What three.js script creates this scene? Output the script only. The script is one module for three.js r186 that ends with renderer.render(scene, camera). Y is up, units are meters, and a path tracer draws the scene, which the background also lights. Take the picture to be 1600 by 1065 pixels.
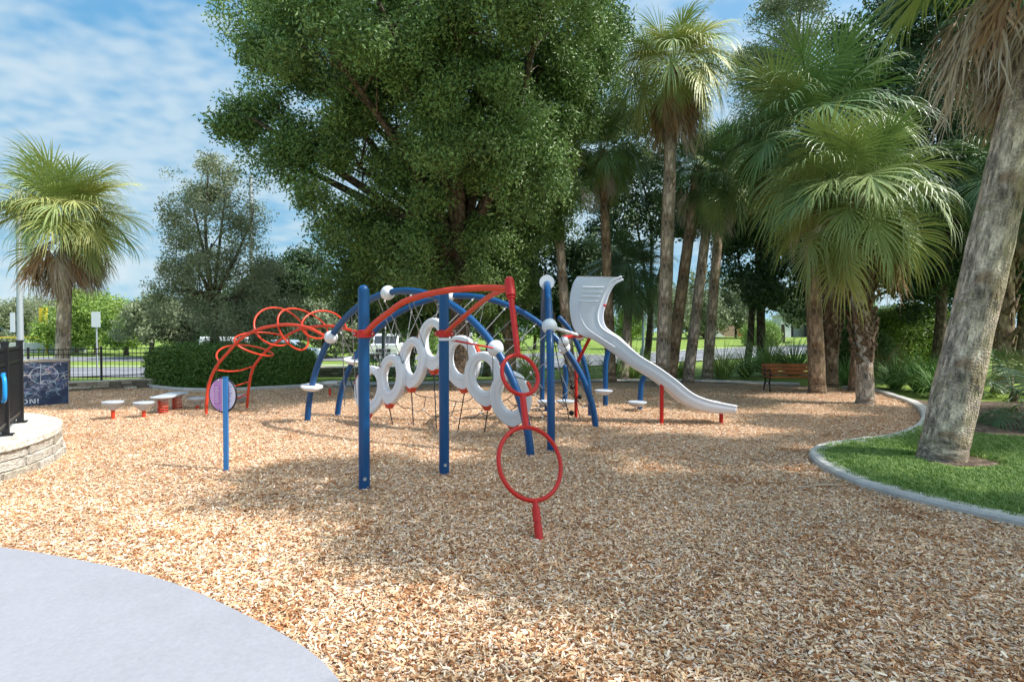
import * as THREE from 'three';
import { mergeGeometries } from 'three/addons/utils/BufferGeometryUtils.js';
import { RoundedBoxGeometry } from 'three/addons/geometries/RoundedBoxGeometry.js';
import { ImprovedNoise } from 'three/addons/math/ImprovedNoise.js';

// ---------------------------------------------------------------- camera, sky, sun, exposure
const scene = new THREE.Scene();
const camera = new THREE.PerspectiveCamera(61.8, 1600 / 1065, 0.1, 1500);
camera.position.set(0, 1.8, 0);
camera.rotation.x = -0.01629;
const renderer = new THREE.WebGLRenderer({ antialias: true });
renderer.toneMapping = THREE.LinearToneMapping;
renderer.toneMappingExposure = 2.55;
renderer.shadowMap.enabled = true;

const noise = new ImprovedNoise();
const fbm = (x, y, z, o = 4) => { let a = 0, w = 0.5, f = 1; for (let i = 0; i < o; i++) { a += w * noise.noise(x * f, y * f, z * f); f *= 2.03; w *= 0.5; } return a; };
const sstep = (a, b, x) => { const t = Math.min(1, Math.max(0, (x - a) / (b - a))); return t * t * (3 - 2 * t); };
const lerp = (a, b, t) => a + (b - a) * t;
function rng(seed) { let a = seed >>> 0; return () => { a = (a + 0x6D2B79F5) >>> 0; let t = a; t = Math.imul(t ^ (t >>> 15), t | 1); t ^= t + Math.imul(t ^ (t >>> 7), t | 61); return ((t ^ (t >>> 14)) >>> 0) / 4294967296; }; }

const sunDir = new THREE.Vector3(0.63, 0.766, 0.127).normalize();
{ // a blue sky under a thin, rippled sheet of high cloud
  const W = 2048, H = 1024, data = new Float32Array(W * H * 4);
  for (let j = 0; j < H; j++) {
    const el = (j + 0.5) / H * Math.PI - Math.PI / 2;
    for (let i = 0; i < W; i++) {
      const az = (i + 0.5) / W * 2 * Math.PI - Math.PI, k = (j * W + i) * 4;
      const dx = Math.cos(el) * Math.cos(az), dy = Math.sin(el), dz = Math.cos(el) * Math.sin(az);
      const e = Math.max(0, dy), t = Math.pow(1 - e, 3);
      let r = lerp(0.04, 0.17, t), g = lerp(0.15, 0.28, t), b = lerp(0.29, 0.34, t);
      const glow = Math.max(0, dx * sunDir.x + dy * sunDir.y + dz * sunDir.z), aureoleFill = 0.46 * Math.pow(glow, 3) + 0.8 * Math.pow(glow, 12); // thin-cloud glow round the unseen sun, strengthened to lift the shade
      r += aureoleFill; g += aureoleFill * 0.95; b += aureoleFill * 0.86;
      if (dy > 0) {
        const s = 1 / (dy + 0.12), u = dx * s, v = dz * s;
        const big = fbm(u * 0.55 + 4.3, v * 0.55, 2.1, 3), rip = fbm(u * 3.4 + v * 1.1, v * 5.2 - u * 1.4, 7.7, 4), fine = fbm(u * 13, v * 15, 3.3, 3);
        let c = sstep(-0.22, 0.42, big * 0.75 + rip * 0.5 + fine * 0.5 + 0.1) * 0.6;
        const puff = sstep(0.12, 0.5, fbm(dx * 4.2 + 1.7, dy * 7, dz * 4.2, 4) + 0.12) * sstep(0.5, 0.12, dy) * 0.75;
        c = Math.min(1, c + puff * (1 - c));
        r = lerp(r, 0.3 + aureoleFill, c); g = lerp(g, 0.345 + aureoleFill * 0.95, c); b = lerp(b, 0.365 + aureoleFill * 0.86, c);
      }
      data[k] = r; data[k + 1] = g; data[k + 2] = b; data[k + 3] = 1;
    }
  }
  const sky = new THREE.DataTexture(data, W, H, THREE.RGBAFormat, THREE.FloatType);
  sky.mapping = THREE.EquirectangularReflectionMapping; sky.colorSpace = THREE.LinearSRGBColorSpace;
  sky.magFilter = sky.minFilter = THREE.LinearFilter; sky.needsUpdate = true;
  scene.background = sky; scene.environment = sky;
}
const sun = new THREE.DirectionalLight(new THREE.Color(1, 0.965, 0.925), 2.3);
sun.position.copy(sunDir).multiplyScalar(60).add(new THREE.Vector3(0, 0, -12));
sun.target.position.set(0, 0, -12); sun.castShadow = true; sun.shadow.mapSize.set(4096, 4096);
Object.assign(sun.shadow.camera, { left: -32, right: 32, top: 32, bottom: -32, near: 1, far: 140 });
scene.add(sun, sun.target);

// ---------------------------------------------------------------- helpers
const V = (x, y, z) => new THREE.Vector3(x, y, z);
const C = (r, g, b) => new THREE.Color().setRGB(r, g, b);
const xz = (x, y, z) => [x, z], xyz = (x, z, y = 0) => [x, y, z];
const D2R = Math.PI / 180;
const taken = new Map();
function numbered(n) { const k = taken.get(n) ?? 0; taken.set(n, k + 1); return k ? `${n}_${String(k).padStart(3, '0')}` : n; }
function shade(o) { o.castShadow = true; o.receiveShadow = true; return o; }
function mesh(name, geo, mat, parent) {
  const m = shade(new THREE.Mesh(geo, mat)); m.name = name; if (parent) parent.add(m); return m;
}
function thing(name, label, category, pos = [0, 0, 0], group) {
  const g = new THREE.Group(); g.name = numbered(name); g.position.set(...pos); g.userData = { label, category };
  if (group) g.userData.group = group; scene.add(g); return g;
}
function tag(o, label, category, group) { o.name = numbered(o.name); o.userData.label = label; o.userData.category = category; if (group) o.userData.group = group; scene.add(o); return o; }
function structure(name, geo, mat, label) { const m = mesh(numbered(name), geo, mat, scene); m.userData.kind = 'structure'; if (label) { m.userData.label = label; m.userData.category = 'ground'; } return m; }
function copyOf(src, label, pos, turn = 0) { const r = src.clone(); r.name = numbered(src.name.replace(/_\d{3}$/, '')); r.userData = { ...src.userData, label }; r.position.set(...pos); r.rotation.y = turn; scene.add(r); return r; }
const merge = (list) => { const a = list.map((g) => (g.index ? g.toNonIndexed() : g)); for (const g of a) for (const k of Object.keys(g.attributes)) if (!['position', 'normal', 'uv'].includes(k)) g.deleteAttribute(k); return mergeGeometries(a); };
const box = (w, h, d, x = 0, y = 0, z = 0, ry = 0) => { const g = new THREE.BoxGeometry(w, h, d); if (ry) g.rotateY(ry); g.translate(x, y, z); return g; };
const rbox = (w, h, d, r, x = 0, y = 0, z = 0) => new RoundedBoxGeometry(w, h, d, 2, r).translate(x, y, z);
const cyl = (r0, r1, h, x = 0, y = 0, z = 0, n = 20) => new THREE.CylinderGeometry(r1, r0, h, n).translate(x, y + h / 2, z);
const ball = (r, x, y, z, n = 16) => new THREE.SphereGeometry(r, n, Math.max(8, n >> 1)).translate(x, y, z);
function tube(pts, r, n = 40, m = 12, closed = false, caps = true) {
  const p = pts.map((a) => (a.isVector3 ? a : V(...a))), c = new THREE.CatmullRomCurve3(p, closed, 'centripetal');
  const g = [new THREE.TubeGeometry(c, n, r, m, closed)];
  if (caps && !closed) g.push(ball(r * 0.999, p[0].x, p[0].y, p[0].z, m), ball(r * 0.999, p.at(-1).x, p.at(-1).y, p.at(-1).z, m));
  return merge(g);
}
function bar(a, b, r, m = 12, r2 = r) {
  const p = a.isVector3 ? a : V(...a), q = b.isVector3 ? b : V(...b), d = q.clone().sub(p), g = new THREE.CylinderGeometry(r2, r, d.length(), m);
  g.translate(0, d.length() / 2, 0); g.applyQuaternion(new THREE.Quaternion().setFromUnitVectors(V(0, 1, 0), d.normalize())); g.translate(p.x, p.y, p.z); return g;
}
function lathe(pts, n = 28) { return new THREE.LatheGeometry(pts.map(([a, b]) => new THREE.Vector2(a, b)), n); }
function rawGeo(pos, idx, uv) {
  const g = new THREE.BufferGeometry(); g.setAttribute('position', new THREE.Float32BufferAttribute(pos, 3));
  if (uv) g.setAttribute('uv', new THREE.Float32BufferAttribute(uv, 2)); g.setIndex(idx); g.computeVertexNormals(); return g;
}
// a closed tapering trunk through points [x, y, z, r], with uv in metres and an uneven surface
function trunkGeo(pts, { seg = 8, rad = 18, rough = 0.05, freq = 3, seed = 0, rings = 0 } = {}) {
  const c = new THREE.CatmullRomCurve3(pts.map((p) => V(p[0], p[1], p[2]))), n = seg * (pts.length - 1), pos = [], uv = [], idx = [];
  const len = c.getLength(), up = V(0, 0, 1);
  for (let i = 0; i <= n; i++) {
    const t = i / n, p = c.getPoint(t), T = c.getTangent(t), f = t * (pts.length - 1), k = Math.min(pts.length - 2, Math.floor(f)), r = lerp(pts[k][3], pts[k + 1][3], f - k);
    const A = up.clone().cross(T).normalize(), B = T.clone().cross(A).normalize();
    for (let j = 0; j <= rad; j++) {
      const a = (j % rad) / rad * Math.PI * 2, q = 1 + rough * 2 * fbm(Math.cos(a) * freq + seed, p.y * freq * 0.7, Math.sin(a) * freq, 3) + (rings ? rings * Math.sin(p.y * 46 + 2 * noise.noise(a * 2, p.y * 2, seed)) : 0);
      const v = p.clone().addScaledVector(A, Math.cos(a) * r * q).addScaledVector(B, Math.sin(a) * r * q);
      pos.push(v.x, v.y, v.z); uv.push(j / rad * Math.PI * 2 * pts[0][3], t * len);
    }
  }
  const w = rad + 1;
  for (let i = 0; i < n; i++) for (let j = 0; j < rad; j++) { const a = i * w + j; idx.push(a, a + w, a + 1, a + 1, a + w, a + w + 1); }
  const g = rawGeo(pos, idx, uv), nn = g.attributes.normal;
  for (let i = 0; i <= n; i++) { const a = i * w, b = a + rad; const x = nn.getX(a) + nn.getX(b), y = nn.getY(a) + nn.getY(b), z = nn.getZ(a) + nn.getZ(b), l = Math.hypot(x, y, z) || 1; nn.setXYZ(a, x / l, y / l, z / l); nn.setXYZ(b, x / l, y / l, z / l); }
  return g;
}

// ---------------------------------------------------------------- textures
function tex(n, fn, { srgb = true, rep = 1 } = {}) { // fn(x, y) -> [r, g, b] 0..1 (display values)
  const d = new Uint8Array(n * n * 4);
  for (let y = 0; y < n; y++) for (let x = 0; x < n; x++) { const c = fn(x / n, y / n), k = (y * n + x) * 4; d[k] = Math.max(0, Math.min(255, c[0] * 255)); d[k + 1] = Math.max(0, Math.min(255, c[1] * 255)); d[k + 2] = Math.max(0, Math.min(255, c[2] * 255)); d[k + 3] = 255; }
  const t = new THREE.DataTexture(d, n, n); t.wrapS = t.wrapT = THREE.RepeatWrapping; t.magFilter = THREE.LinearFilter; t.minFilter = THREE.LinearMipmapLinearFilter; t.generateMipmaps = true;
  if (srgb) t.colorSpace = THREE.SRGBColorSpace; t.repeat.set(rep, rep); t.needsUpdate = true; return t;
}
// noise that wraps around the unit square: f lattice cells across, o octaves
function wrapped(x, y, f, seed, o = 4, fy = f) {
  let v = 0, w = 0.5;
  for (let k = 0; k < o; k++) {
    const X = x * f, Y = y * fy, i = Math.floor(X), j = Math.floor(Y), u = X - i, q = Y - j, s = u * u * (3 - 2 * u), t = q * q * (3 - 2 * q);
    const hsh = (a, b) => { let n = Math.imul(((a % f) + f) % f, 374761393) + Math.imul(((b % fy) + fy) % fy, 668265263) + Math.imul(seed * 31 + k, 1274126177); n = Math.imul(n ^ (n >>> 13), 1274126177); return ((n ^ (n >>> 16)) >>> 0) / 4294967296 - 0.5; };
    v += w * 1.5 * lerp(lerp(hsh(i, j), hsh(i + 1, j), s), lerp(hsh(i, j + 1), hsh(i + 1, j + 1), s), t);
    f *= 2; fy *= 2; w *= 0.5;
  }
  return v;
}
const mix3 = (a, b, t) => [lerp(a[0], b[0], t), lerp(a[1], b[1], t), lerp(a[2], b[2], t)];
const greyTex = (n, fn, rep) => tex(n, (x, y) => { const v = fn(x, y); return [v, v, v]; }, { srgb: false, rep });

// shredded wood: overlapping slivers drawn at random, 2 m across
const chipTone = [[0.88, 0.78, 0.65], [0.85, 0.73, 0.58], [0.81, 0.65, 0.49], [0.7, 0.5, 0.34], [0.91, 0.84, 0.75], [0.55, 0.36, 0.21], [0.86, 0.77, 0.69], [0.77, 0.61, 0.46]];
let chipMap, chipBump;
{
  const n = 1024, cv = document.createElement('canvas'), cb = document.createElement('canvas'); cv.width = cv.height = cb.width = cb.height = n;
  const g = cv.getContext('2d'), h = cb.getContext('2d'), R = rng(11);
  g.fillStyle = '#8f6f4c'; g.fillRect(0, 0, n, n); h.fillStyle = '#000'; h.fillRect(0, 0, n, n);
  for (let i = 0; i < 26000; i++) {
    const x = R() * n, y = R() * n, a = R() * Math.PI, l = 9 + R() * 18, w = 3 + R() * 5, t = chipTone[Math.floor(R() * 8)], s = 0.85 + R() * 0.25, lv = Math.floor(60 + 195 * (i / 26000) * (0.5 + 0.5 * R()));
    for (const ox of [-n, 0, n]) for (const oy of [-n, 0, n]) {
      if (x + ox < -30 || x + ox > n + 30 || y + oy < -30 || y + oy > n + 30) continue;
      for (const [q, st] of [[g, `rgb(${t.map((c) => Math.min(255, Math.round(c * s * 255))).join(',')})`], [h, `rgb(${lv},${lv},${lv})`]]) {
        q.save(); q.translate(x + ox, y + oy); q.rotate(a); q.fillStyle = st; q.fillRect(-l / 2, -w / 2, l, w); q.restore();
      }
    }
  }
  const mk = (c, srgb) => { const t = new THREE.CanvasTexture(c); t.wrapS = t.wrapT = THREE.RepeatWrapping; if (srgb) t.colorSpace = THREE.SRGBColorSpace; t.repeat.set(0.5, 0.5); return t; };
  chipMap = mk(cv, true); chipBump = mk(cb, false);
}
const concreteMap = tex(512, (x, y) => { const v = 0.86 + 0.16 * wrapped(x, y, 6, 1, 5) + 0.05 * wrapped(x, y, 60, 4, 2); return [v, v * 0.985, v * 0.955]; }, { rep: 0.6 });
const concreteBump = greyTex(256, (x, y) => 0.5 + wrapped(x, y, 40, 2, 4), 1.2);
const lawnMap = tex(512, (x, y) => { const a = wrapped(x, y, 8, 1, 4), b = wrapped(x, y, 70, 5, 3), t = Math.max(0, Math.min(1, 0.5 + a * 1.1 + b * 0.9)); return mix3([0.36, 0.47, 0.16], [0.66, 0.72, 0.34], t); }, { rep: 0.25 });
const asphaltMap = tex(512, (x, y) => { const v = 0.52 + 0.1 * wrapped(x, y, 5, 3, 4) + 0.12 * wrapped(x, y, 90, 6, 2); return [v, v, v * 1.02]; }, { rep: 0.3 });
const barkMap = tex(512, (x, y) => { const f = wrapped(x, y * 0.999, 14, 2, 5), r = Math.abs(wrapped(x, y, 24, 8, 3)) * 2.2, v = Math.max(0, Math.min(1, 0.55 + f - r * 0.5)); return mix3([0.3, 0.25, 0.21], [0.68, 0.63, 0.56], v); });
const barkBump = greyTex(512, (x, y) => { const r = Math.abs(wrapped(x, y, 24, 8, 3)) * 2.2; return 0.8 - r * 0.6 + 0.4 * wrapped(x, y, 14, 2, 5); });
// palm bark: grey, ringed, with vertical cracks and patches of lichen
const palmFn = (x, y) => { const ring = Math.sin((y * 26 + 3 * wrapped(x, y, 4, 3, 3)) * Math.PI * 2) * sstep(-0.15, 0.3, wrapped(x, y, 5, 31, 3)), crack = sstep(0.14, 0.34, wrapped(x, y, 16, 9, 4, 3)) * sstep(-0.1, 0.25, wrapped(x, y, 4, 6, 2)); return [ring, crack]; };
const palmMap = tex(512, (x, y) => { const [r, c] = palmFn(x, y), v = 0.72 + 0.03 * r + 0.3 * wrapped(x, y, 7, 1, 5) + 0.42 * wrapped(x, y, 22, 2, 4, 6) + 0.3 * wrapped(x, y, 64, 5, 3, 40) - 0.4 * c, l = sstep(0.12, 0.36, wrapped(x, y, 6, 12, 4)), m = sstep(0.1, 0.4, wrapped(x, y, 4, 17, 3)); return mix3(mix3([v, v * 0.94, v * 0.86], [0.55, 0.54, 0.38], l * 0.45), [0.55, 0.42, 0.31], m * 0.5); });
const palmBump = greyTex(512, (x, y) => { const [r, c] = palmFn(x, y); return 0.6 + 0.06 * r - 0.6 * c + 0.6 * wrapped(x, y, 22, 2, 4, 6) + 0.4 * wrapped(x, y, 64, 5, 3, 40); });
const stoneMap = tex(512, (x, y) => { const v = 0.83 + 0.3 * wrapped(x, y, 7, 2, 5) + 0.1 * wrapped(x, y, 60, 3, 2), s = sstep(0.14, 0.34, wrapped(x, y, 9, 7, 4)); return mix3([v, v * 0.97, v * 0.91], [0.5, 0.47, 0.43], s * 0.5); }, { rep: 1.3 });
const stoneBump = greyTex(256, (x, y) => 0.5 + 0.9 * wrapped(x, y, 14, 2, 5), 1.3);

// ---------------------------------------------------------------- materials
const M = {};
const std = (k, o) => (M[k] = new THREE.MeshStandardMaterial({ side: THREE.DoubleSide, ...o }));
const phys = (k, o) => (M[k] = new THREE.MeshPhysicalMaterial({ side: THREE.DoubleSide, ...o }));
std('mulch', { map: chipMap, bumpMap: chipBump, bumpScale: 0.02, roughness: 0.95 });
std('chip', { color: C(1.0, 1.0, 1.0), roughness: 0.9 });
std('concrete', { map: concreteMap, bumpMap: concreteBump, bumpScale: 0.002, roughness: 0.9, color: C(0.74, 0.74, 0.74) });
std('pad', { map: tex(512, (x, y) => { const v = 0.95 + 0.04 * wrapped(x, y, 6, 41, 5) + 0.05 * wrapped(x, y, 90, 4, 2) - 0.3 * sstep(0.5, 0.54, wrapped(x, y, 60, 44, 2)); return [v, v, v]; }, { rep: 0.6 }), bumpMap: concreteBump, bumpScale: 0.001, roughness: 0.85, color: C(0.355, 0.355, 0.385) });
std('lawn', { map: lawnMap, bumpMap: lawnMap, bumpScale: 0.03, roughness: 1, color: C(0.75, 0.8, 0.62) });
std('soil', { map: barkMap, bumpMap: barkBump, bumpScale: 0.02, roughness: 1, color: C(0.68, 0.6, 0.53) });
std('asphalt', { map: asphaltMap, roughness: 0.95, color: C(0.85, 0.86, 0.9) });
std('roadPaint', { color: C(0.75, 0.75, 0.73), roughness: 0.8 });
std('oakBark', { map: barkMap, bumpMap: barkBump, bumpScale: 0.03, roughness: 0.95, color: C(0.7, 0.66, 0.6) });
std('palmBark', { map: palmMap, bumpMap: palmBump, bumpScale: 0.04, roughness: 0.95, color: C(1, 0.91, 0.87) });
std('palmBarkBrown', { map: palmMap, bumpMap: palmBump, bumpScale: 0.025, roughness: 0.95, color: C(0.62, 0.5, 0.4) });
std('boot', { map: barkMap, bumpMap: barkBump, bumpScale: 0.01, roughness: 0.95, color: C(1, 0.84, 0.66) });
std('stone', { map: stoneMap, bumpMap: stoneBump, bumpScale: 0.02, roughness: 0.95, color: C(1, 0.99, 0.97) });
std('stoneWarm', { map: stoneMap, bumpMap: stoneBump, bumpScale: 0.02, roughness: 0.95, color: C(0.85, 0.81, 0.74) });
std('stoneDark', { map: stoneMap, bumpMap: stoneBump, bumpScale: 0.02, roughness: 0.95, color: C(0.42, 0.4, 0.36) });
const paint = (k, c, r = 0.35) => phys(k, { color: c, roughness: r, clearcoat: 0.1, clearcoatRoughness: 0.2, specularIntensity: 0.7 });
paint('blue', C(0.006, 0.072, 0.21), 0.34); paint('blueLight', C(0.03, 0.16, 0.4)); paint('red', C(0.55, 0.018, 0.014)); paint('orangeRed', C(0.66, 0.06, 0.025));
paint('blueGrey', C(0.035, 0.085, 0.19)); paint('black', C(0.012, 0.012, 0.014), 0.45);
std('plastic', { color: C(0.74, 0.76, 0.8), roughness: 0.42 });
std('plasticGrey', { color: C(0.66, 0.69, 0.75), roughness: 0.4 });
std('podGrey', { color: C(0.47, 0.51, 0.56), roughness: 0.45 });
std('ropeGrey', { color: C(0.2, 0.2, 0.2), roughness: 0.9 });
std('ropeBlack', { color: C(0.025, 0.025, 0.028), roughness: 0.9 });
std('steel', { color: C(0.55, 0.56, 0.58), roughness: 0.35, metalness: 0.9 });
std('galvanised', { color: C(0.45, 0.48, 0.5), roughness: 0.5, metalness: 0.5 });
std('darkPole', { color: C(0.02, 0.03, 0.028), roughness: 0.5 });
std('yellow', { color: C(0.75, 0.52, 0.03), roughness: 0.5 });
std('wood', { map: tex(256, (x, y) => { const v = 0.62 + 0.25 * wrapped(x * 0.999, y, 5, 2, 3) + 0.12 * Math.sin(y * 60 + 8 * wrapped(x, y, 3, 4, 3)); return [v, v * 0.6, v * 0.32]; }), roughness: 0.6, color: C(1, 0.95, 0.9) });
const leafMat = (k, c, t = 0.3, r = 0.75) => phys(k, { color: c, roughness: r, transmission: t, thickness: 0, ior: 1.4 });
leafMat('leaf', C(1, 1, 1), 0.36, 0.5);
leafMat('frondA', C(0.17, 0.28, 0.1), 0.3, 0.38); leafMat('frondB', C(0.35, 0.43, 0.15), 0.3, 0.42);
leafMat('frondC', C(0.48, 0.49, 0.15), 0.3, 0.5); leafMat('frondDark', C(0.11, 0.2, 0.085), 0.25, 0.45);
std('deadA', { color: C(0.5, 0.4, 0.29), roughness: 0.9 }); std('deadB', { color: C(0.32, 0.19, 0.1), roughness: 0.9 }); std('deadC', { color: C(0.62, 0.55, 0.47), roughness: 0.9 });
std('bladeGreen', { color: C(0.17, 0.33, 0.08), roughness: 0.55 }); std('bladeLight', { color: C(0.4, 0.52, 0.15), roughness: 0.55 }); std('bladeDry', { color: C(0.4, 0.3, 0.16), roughness: 0.8 });
std('seedStalk', { color: C(0.4, 0.33, 0.1), roughness: 0.9 });
phys('glass', { color: C(0.02, 0.025, 0.03), roughness: 0.06, clearcoat: 1 });
paint('carWhite', C(0.72, 0.73, 0.74), 0.3); paint('carBlue', C(0.3, 0.38, 0.48), 0.3); paint('carSilver', C(0.5, 0.52, 0.54), 0.3);
std('tyre', { color: C(0.02, 0.02, 0.02), roughness: 0.9 }); std('lamp', { color: C(0.7, 0.68, 0.62), roughness: 0.2 }); std('grille', { color: C(0.03, 0.03, 0.035), roughness: 0.5 });
std('stucco', { color: C(0.66, 0.66, 0.68), roughness: 0.9 }); std('brickWall', { color: C(0.4, 0.27, 0.2), roughness: 0.9 }); std('orangeWall', { color: C(0.5, 0.16, 0.05), roughness: 0.9 });
std('darkOpening', { color: C(0.03, 0.03, 0.04), roughness: 0.8 });

// ---------------------------------------------------------------- the ground
const landY = (x, d) => -0.03 - 0.25 * sstep(21.5, 27, d) * sstep(5, -3, x) + 1.0 * sstep(42, 95, d) * sstep(-2, 18, x);
function ribbon(pts, w, y0, { n = 80, follow = false, closed = false } = {}) { // a flat strip along points [x, z]
  const c = new THREE.CatmullRomCurve3(pts.map(([x, z]) => V(x, 0, z)), closed), pos = [], uv = [], idx = [], L = c.getLength(), across = 4;
  for (let i = 0; i <= n; i++) {
    const t = i / n, p = c.getPointAt(t), T = c.getTangentAt(t), N = V(-T.z, 0, T.x).normalize();
    for (let k = 0; k <= across; k++) { const o = (k / across - 0.5) * w, x = p.x + N.x * o, z = p.z + N.z * o; pos.push(x, (follow ? landY(x, -z) : 0) + y0, z); uv.push(k / across * w, t * L); }
  }
  for (let i = 0; i < n; i++) for (let k = 0; k < across; k++) { const a = i * (across + 1) + k; idx.push(a, a + 1, a + across + 1, a + 1, a + across + 2, a + across + 1); }
  return rawGeo(pos, idx, uv);
}
function flat(pts, y) { // a level sheet inside an outline of [x, z]
  const g = new THREE.ShapeGeometry(new THREE.Shape(pts.map(([x, z]) => new THREE.Vector2(x, -z))), 1); g.rotateX(-Math.PI / 2); g.translate(0, y, 0);
  const p = g.attributes.position, u = g.attributes.uv; for (let i = 0; i < p.count; i++) u.setXY(i, p.getX(i), p.getZ(i)); return g;
}
const smooth = (pts, n) => new THREE.CatmullRomCurve3(pts.map(([x, z]) => V(x, 0, z)), false, 'centripetal').getSpacedPoints(n).map((p) => [p.x, p.z]);
function inside(pts, x, z) { let c = false; for (let i = 0, j = pts.length - 1; i < pts.length; j = i++) { const [a, b] = pts[i], [e, f] = pts[j]; if (b > z !== f > z && x < (e - a) * (z - b) / (f - b) + a) c = !c; } return c; }
{
  const pos = [], uv = [], idx = [], xs = [], ds = [];
  for (let x = -700; x < -60; x += 80) xs.push(x); for (let x = -60; x <= 60; x += 1.5) xs.push(x); for (let x = 130; x <= 700; x += 80) xs.push(x);
  for (let d = -40; d < 10; d += 10) ds.push(d); for (let d = 10; d <= 110; d += 1.25) ds.push(d); for (let d = 130; d <= 1000; d += 70) ds.push(d);
  for (const d of ds) for (const x of xs) { pos.push(x, landY(x, d), -d); uv.push(x, -d); }
  for (let j = 0; j < ds.length - 1; j++) for (let i = 0; i < xs.length - 1; i++) { const a = j * xs.length + i, b = a + xs.length; idx.push(a, a + 1, b, a + 1, b + 1, b); }
  structure('lawn', rawGeo(pos, idx, uv), M.lawn, 'wide green lawn reaching away behind the playground');
}
const kerbLine = smooth([[8.4, -3.2], [5.049, -4.856], [4.737, -5.242], [4.469, -5.653], [4.203, -6.206], [4.102, -6.732], [4.178, -7.529], [4.422, -8.188], [4.817, -8.632], [5.492, -9.024], [6.391, -9.452], [7.339, -10.243], [8.299, -11.335], [9.157, -12.588], [9.917, -14.027], [10.386, -15.379], [10.821, -17.018], [10.518, -17.975]], 120);
const backLine = [[9.848, -18.823], [8.343, -19.512], [6.381, -20.255], [3.646, -20.255], [0.9, -20.001], [-1.756, -19.512], [-4.286, -19.047], [-6.354, -18.823]];
const hedgeLine = smooth([[-6.354, -18.823], [-7.282, -17.975], [-8.517, -17.201], [-9.872, -17.201], [-11.226, -17.975], [-12.03, -18.823]], 30);
const mulchOutline = [[-9, 4], [8.4, 4], ...kerbLine, ...backLine, ...hedgeLine, [-13.31, -17.018], [-16, -15.2], [-16, -5]];
structure('wood_chip_bed', flat(mulchOutline, 0), M.mulch, 'bed of tan wood chips covering the playground floor');
// smooth white paving at the near left
const padEdge = smooth([[-7.2, -5.25], [-4.162, -4.602], [-3.753, -4.485], [-3.345, -4.349], [-2.82, -4.155], [-2.304, -3.908], [-1.792, -3.588], [-1.34, -3.275], [-1.025, -3.011], [-0.72, -2.6], [-0.3, -1.6], [-0.15, -0.4], [-0.4, 1.2]], 60);
const padOutline = [...padEdge, [-3, 4], [-9, 4], [-9, -5.2]];
{
  const g = new THREE.ExtrudeGeometry(new THREE.Shape(padOutline.map(([x, z]) => new THREE.Vector2(x, -z))), { depth: 0.05, bevelEnabled: true, bevelSize: 0.008, bevelThickness: 0.008, bevelSegments: 2 });
  g.rotateX(-Math.PI / 2); g.translate(0, -0.008, 0); const p = g.attributes.position, u = g.attributes.uv; for (let i = 0; i < p.count; i++) u.setXY(i, p.getX(i), p.getZ(i));
  structure('concrete_pad', g, M.pad, 'smooth pale concrete pad with a curved edge at near left');
}
function kerb(line, w, h, label) { // a poured concrete edging with rounded shoulders
  const prof = [[-w / 2, -0.05], [-w / 2, h - 0.025], [-w / 2 + 0.025, h], [w / 2 - 0.025, h], [w / 2, h - 0.025], [w / 2, -0.05]], pos = [], uv = [], idx = [], c = new THREE.CatmullRomCurve3(line.map(([x, z]) => V(x, 0, z))), n = line.length * 2, L = c.getLength();
  for (let i = 0; i <= n; i++) {
    const t = i / n, p = c.getPointAt(t), T = c.getTangentAt(t), N = V(-T.z, 0, T.x).normalize(); let s = 0;
    prof.forEach(([o, y], k) => { if (k) s += Math.hypot(o - prof[k - 1][0], y - prof[k - 1][1]); const wob = 0.008 * noise.noise(t * L * 1.3, k, 2); pos.push(p.x + N.x * (o + wob), y + wob * 0.6, p.z + N.z * (o + wob)); uv.push(s, t * L); });
  }
  const m = prof.length; for (let i = 0; i < n; i++) for (let k = 0; k < m - 1; k++) { const a = i * m + k; idx.push(a, a + m, a + 1, a + 1, a + m, a + m + 1); }
  structure('kerb', rawGeo(pos, idx, uv).toNonIndexed(), M.concrete, label).geometry.computeVertexNormals();
}
kerb(kerbLine, 0.23, 0.09, 'grey concrete kerb winding along the right edge of the wood chips');
kerb(hedgeLine, 0.2, 0.1, 'pale concrete kerb in front of the clipped hedge');
structure('walkway', ribbon([...backLine.map(([x, z]) => [x, z - 0.62]), [-6, -20.6]].reverse(), 1.2, 0.02, { n: 60 }), M.concrete, 'pale concrete walkway along the back of the playground');
// lawn island inside the right kerb, with bare litter-strewn soil behind it
const islandOutline = [...kerbLine.slice(0, 108), [10.6, -14.6], [16, -14], [17, -2], [8.6, -2.4]];
structure('planting_soil', flat(islandOutline, 0.03), M.soil, 'bare brown soil and leaf litter under the palms at right');
const grassOutline = [...kerbLine.slice(0, 72), [7.355, -9.742], [8.373, -9.287], [11, -8.6], [12, -3], [8.4, -2.6]];
structure('island_lawn', flat(grassOutline, 0.045), M.lawn, 'lawn around the leaning palm inside the kerb');
structure('bare_patch', flat(Array.from({ length: 26 }, (_, i) => { const a = i / 26 * 6.283, q = 1 + 0.45 * noise.noise(Math.cos(a) * 1.7, Math.sin(a) * 1.7, 4.2); return [6.35 + Math.cos(a) * 0.95 * q, -7.75 + Math.sin(a) * 0.42 * q]; }), 0.05), M.soil, 'bare litter-strewn soil at the foot of the leaning palm');
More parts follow.
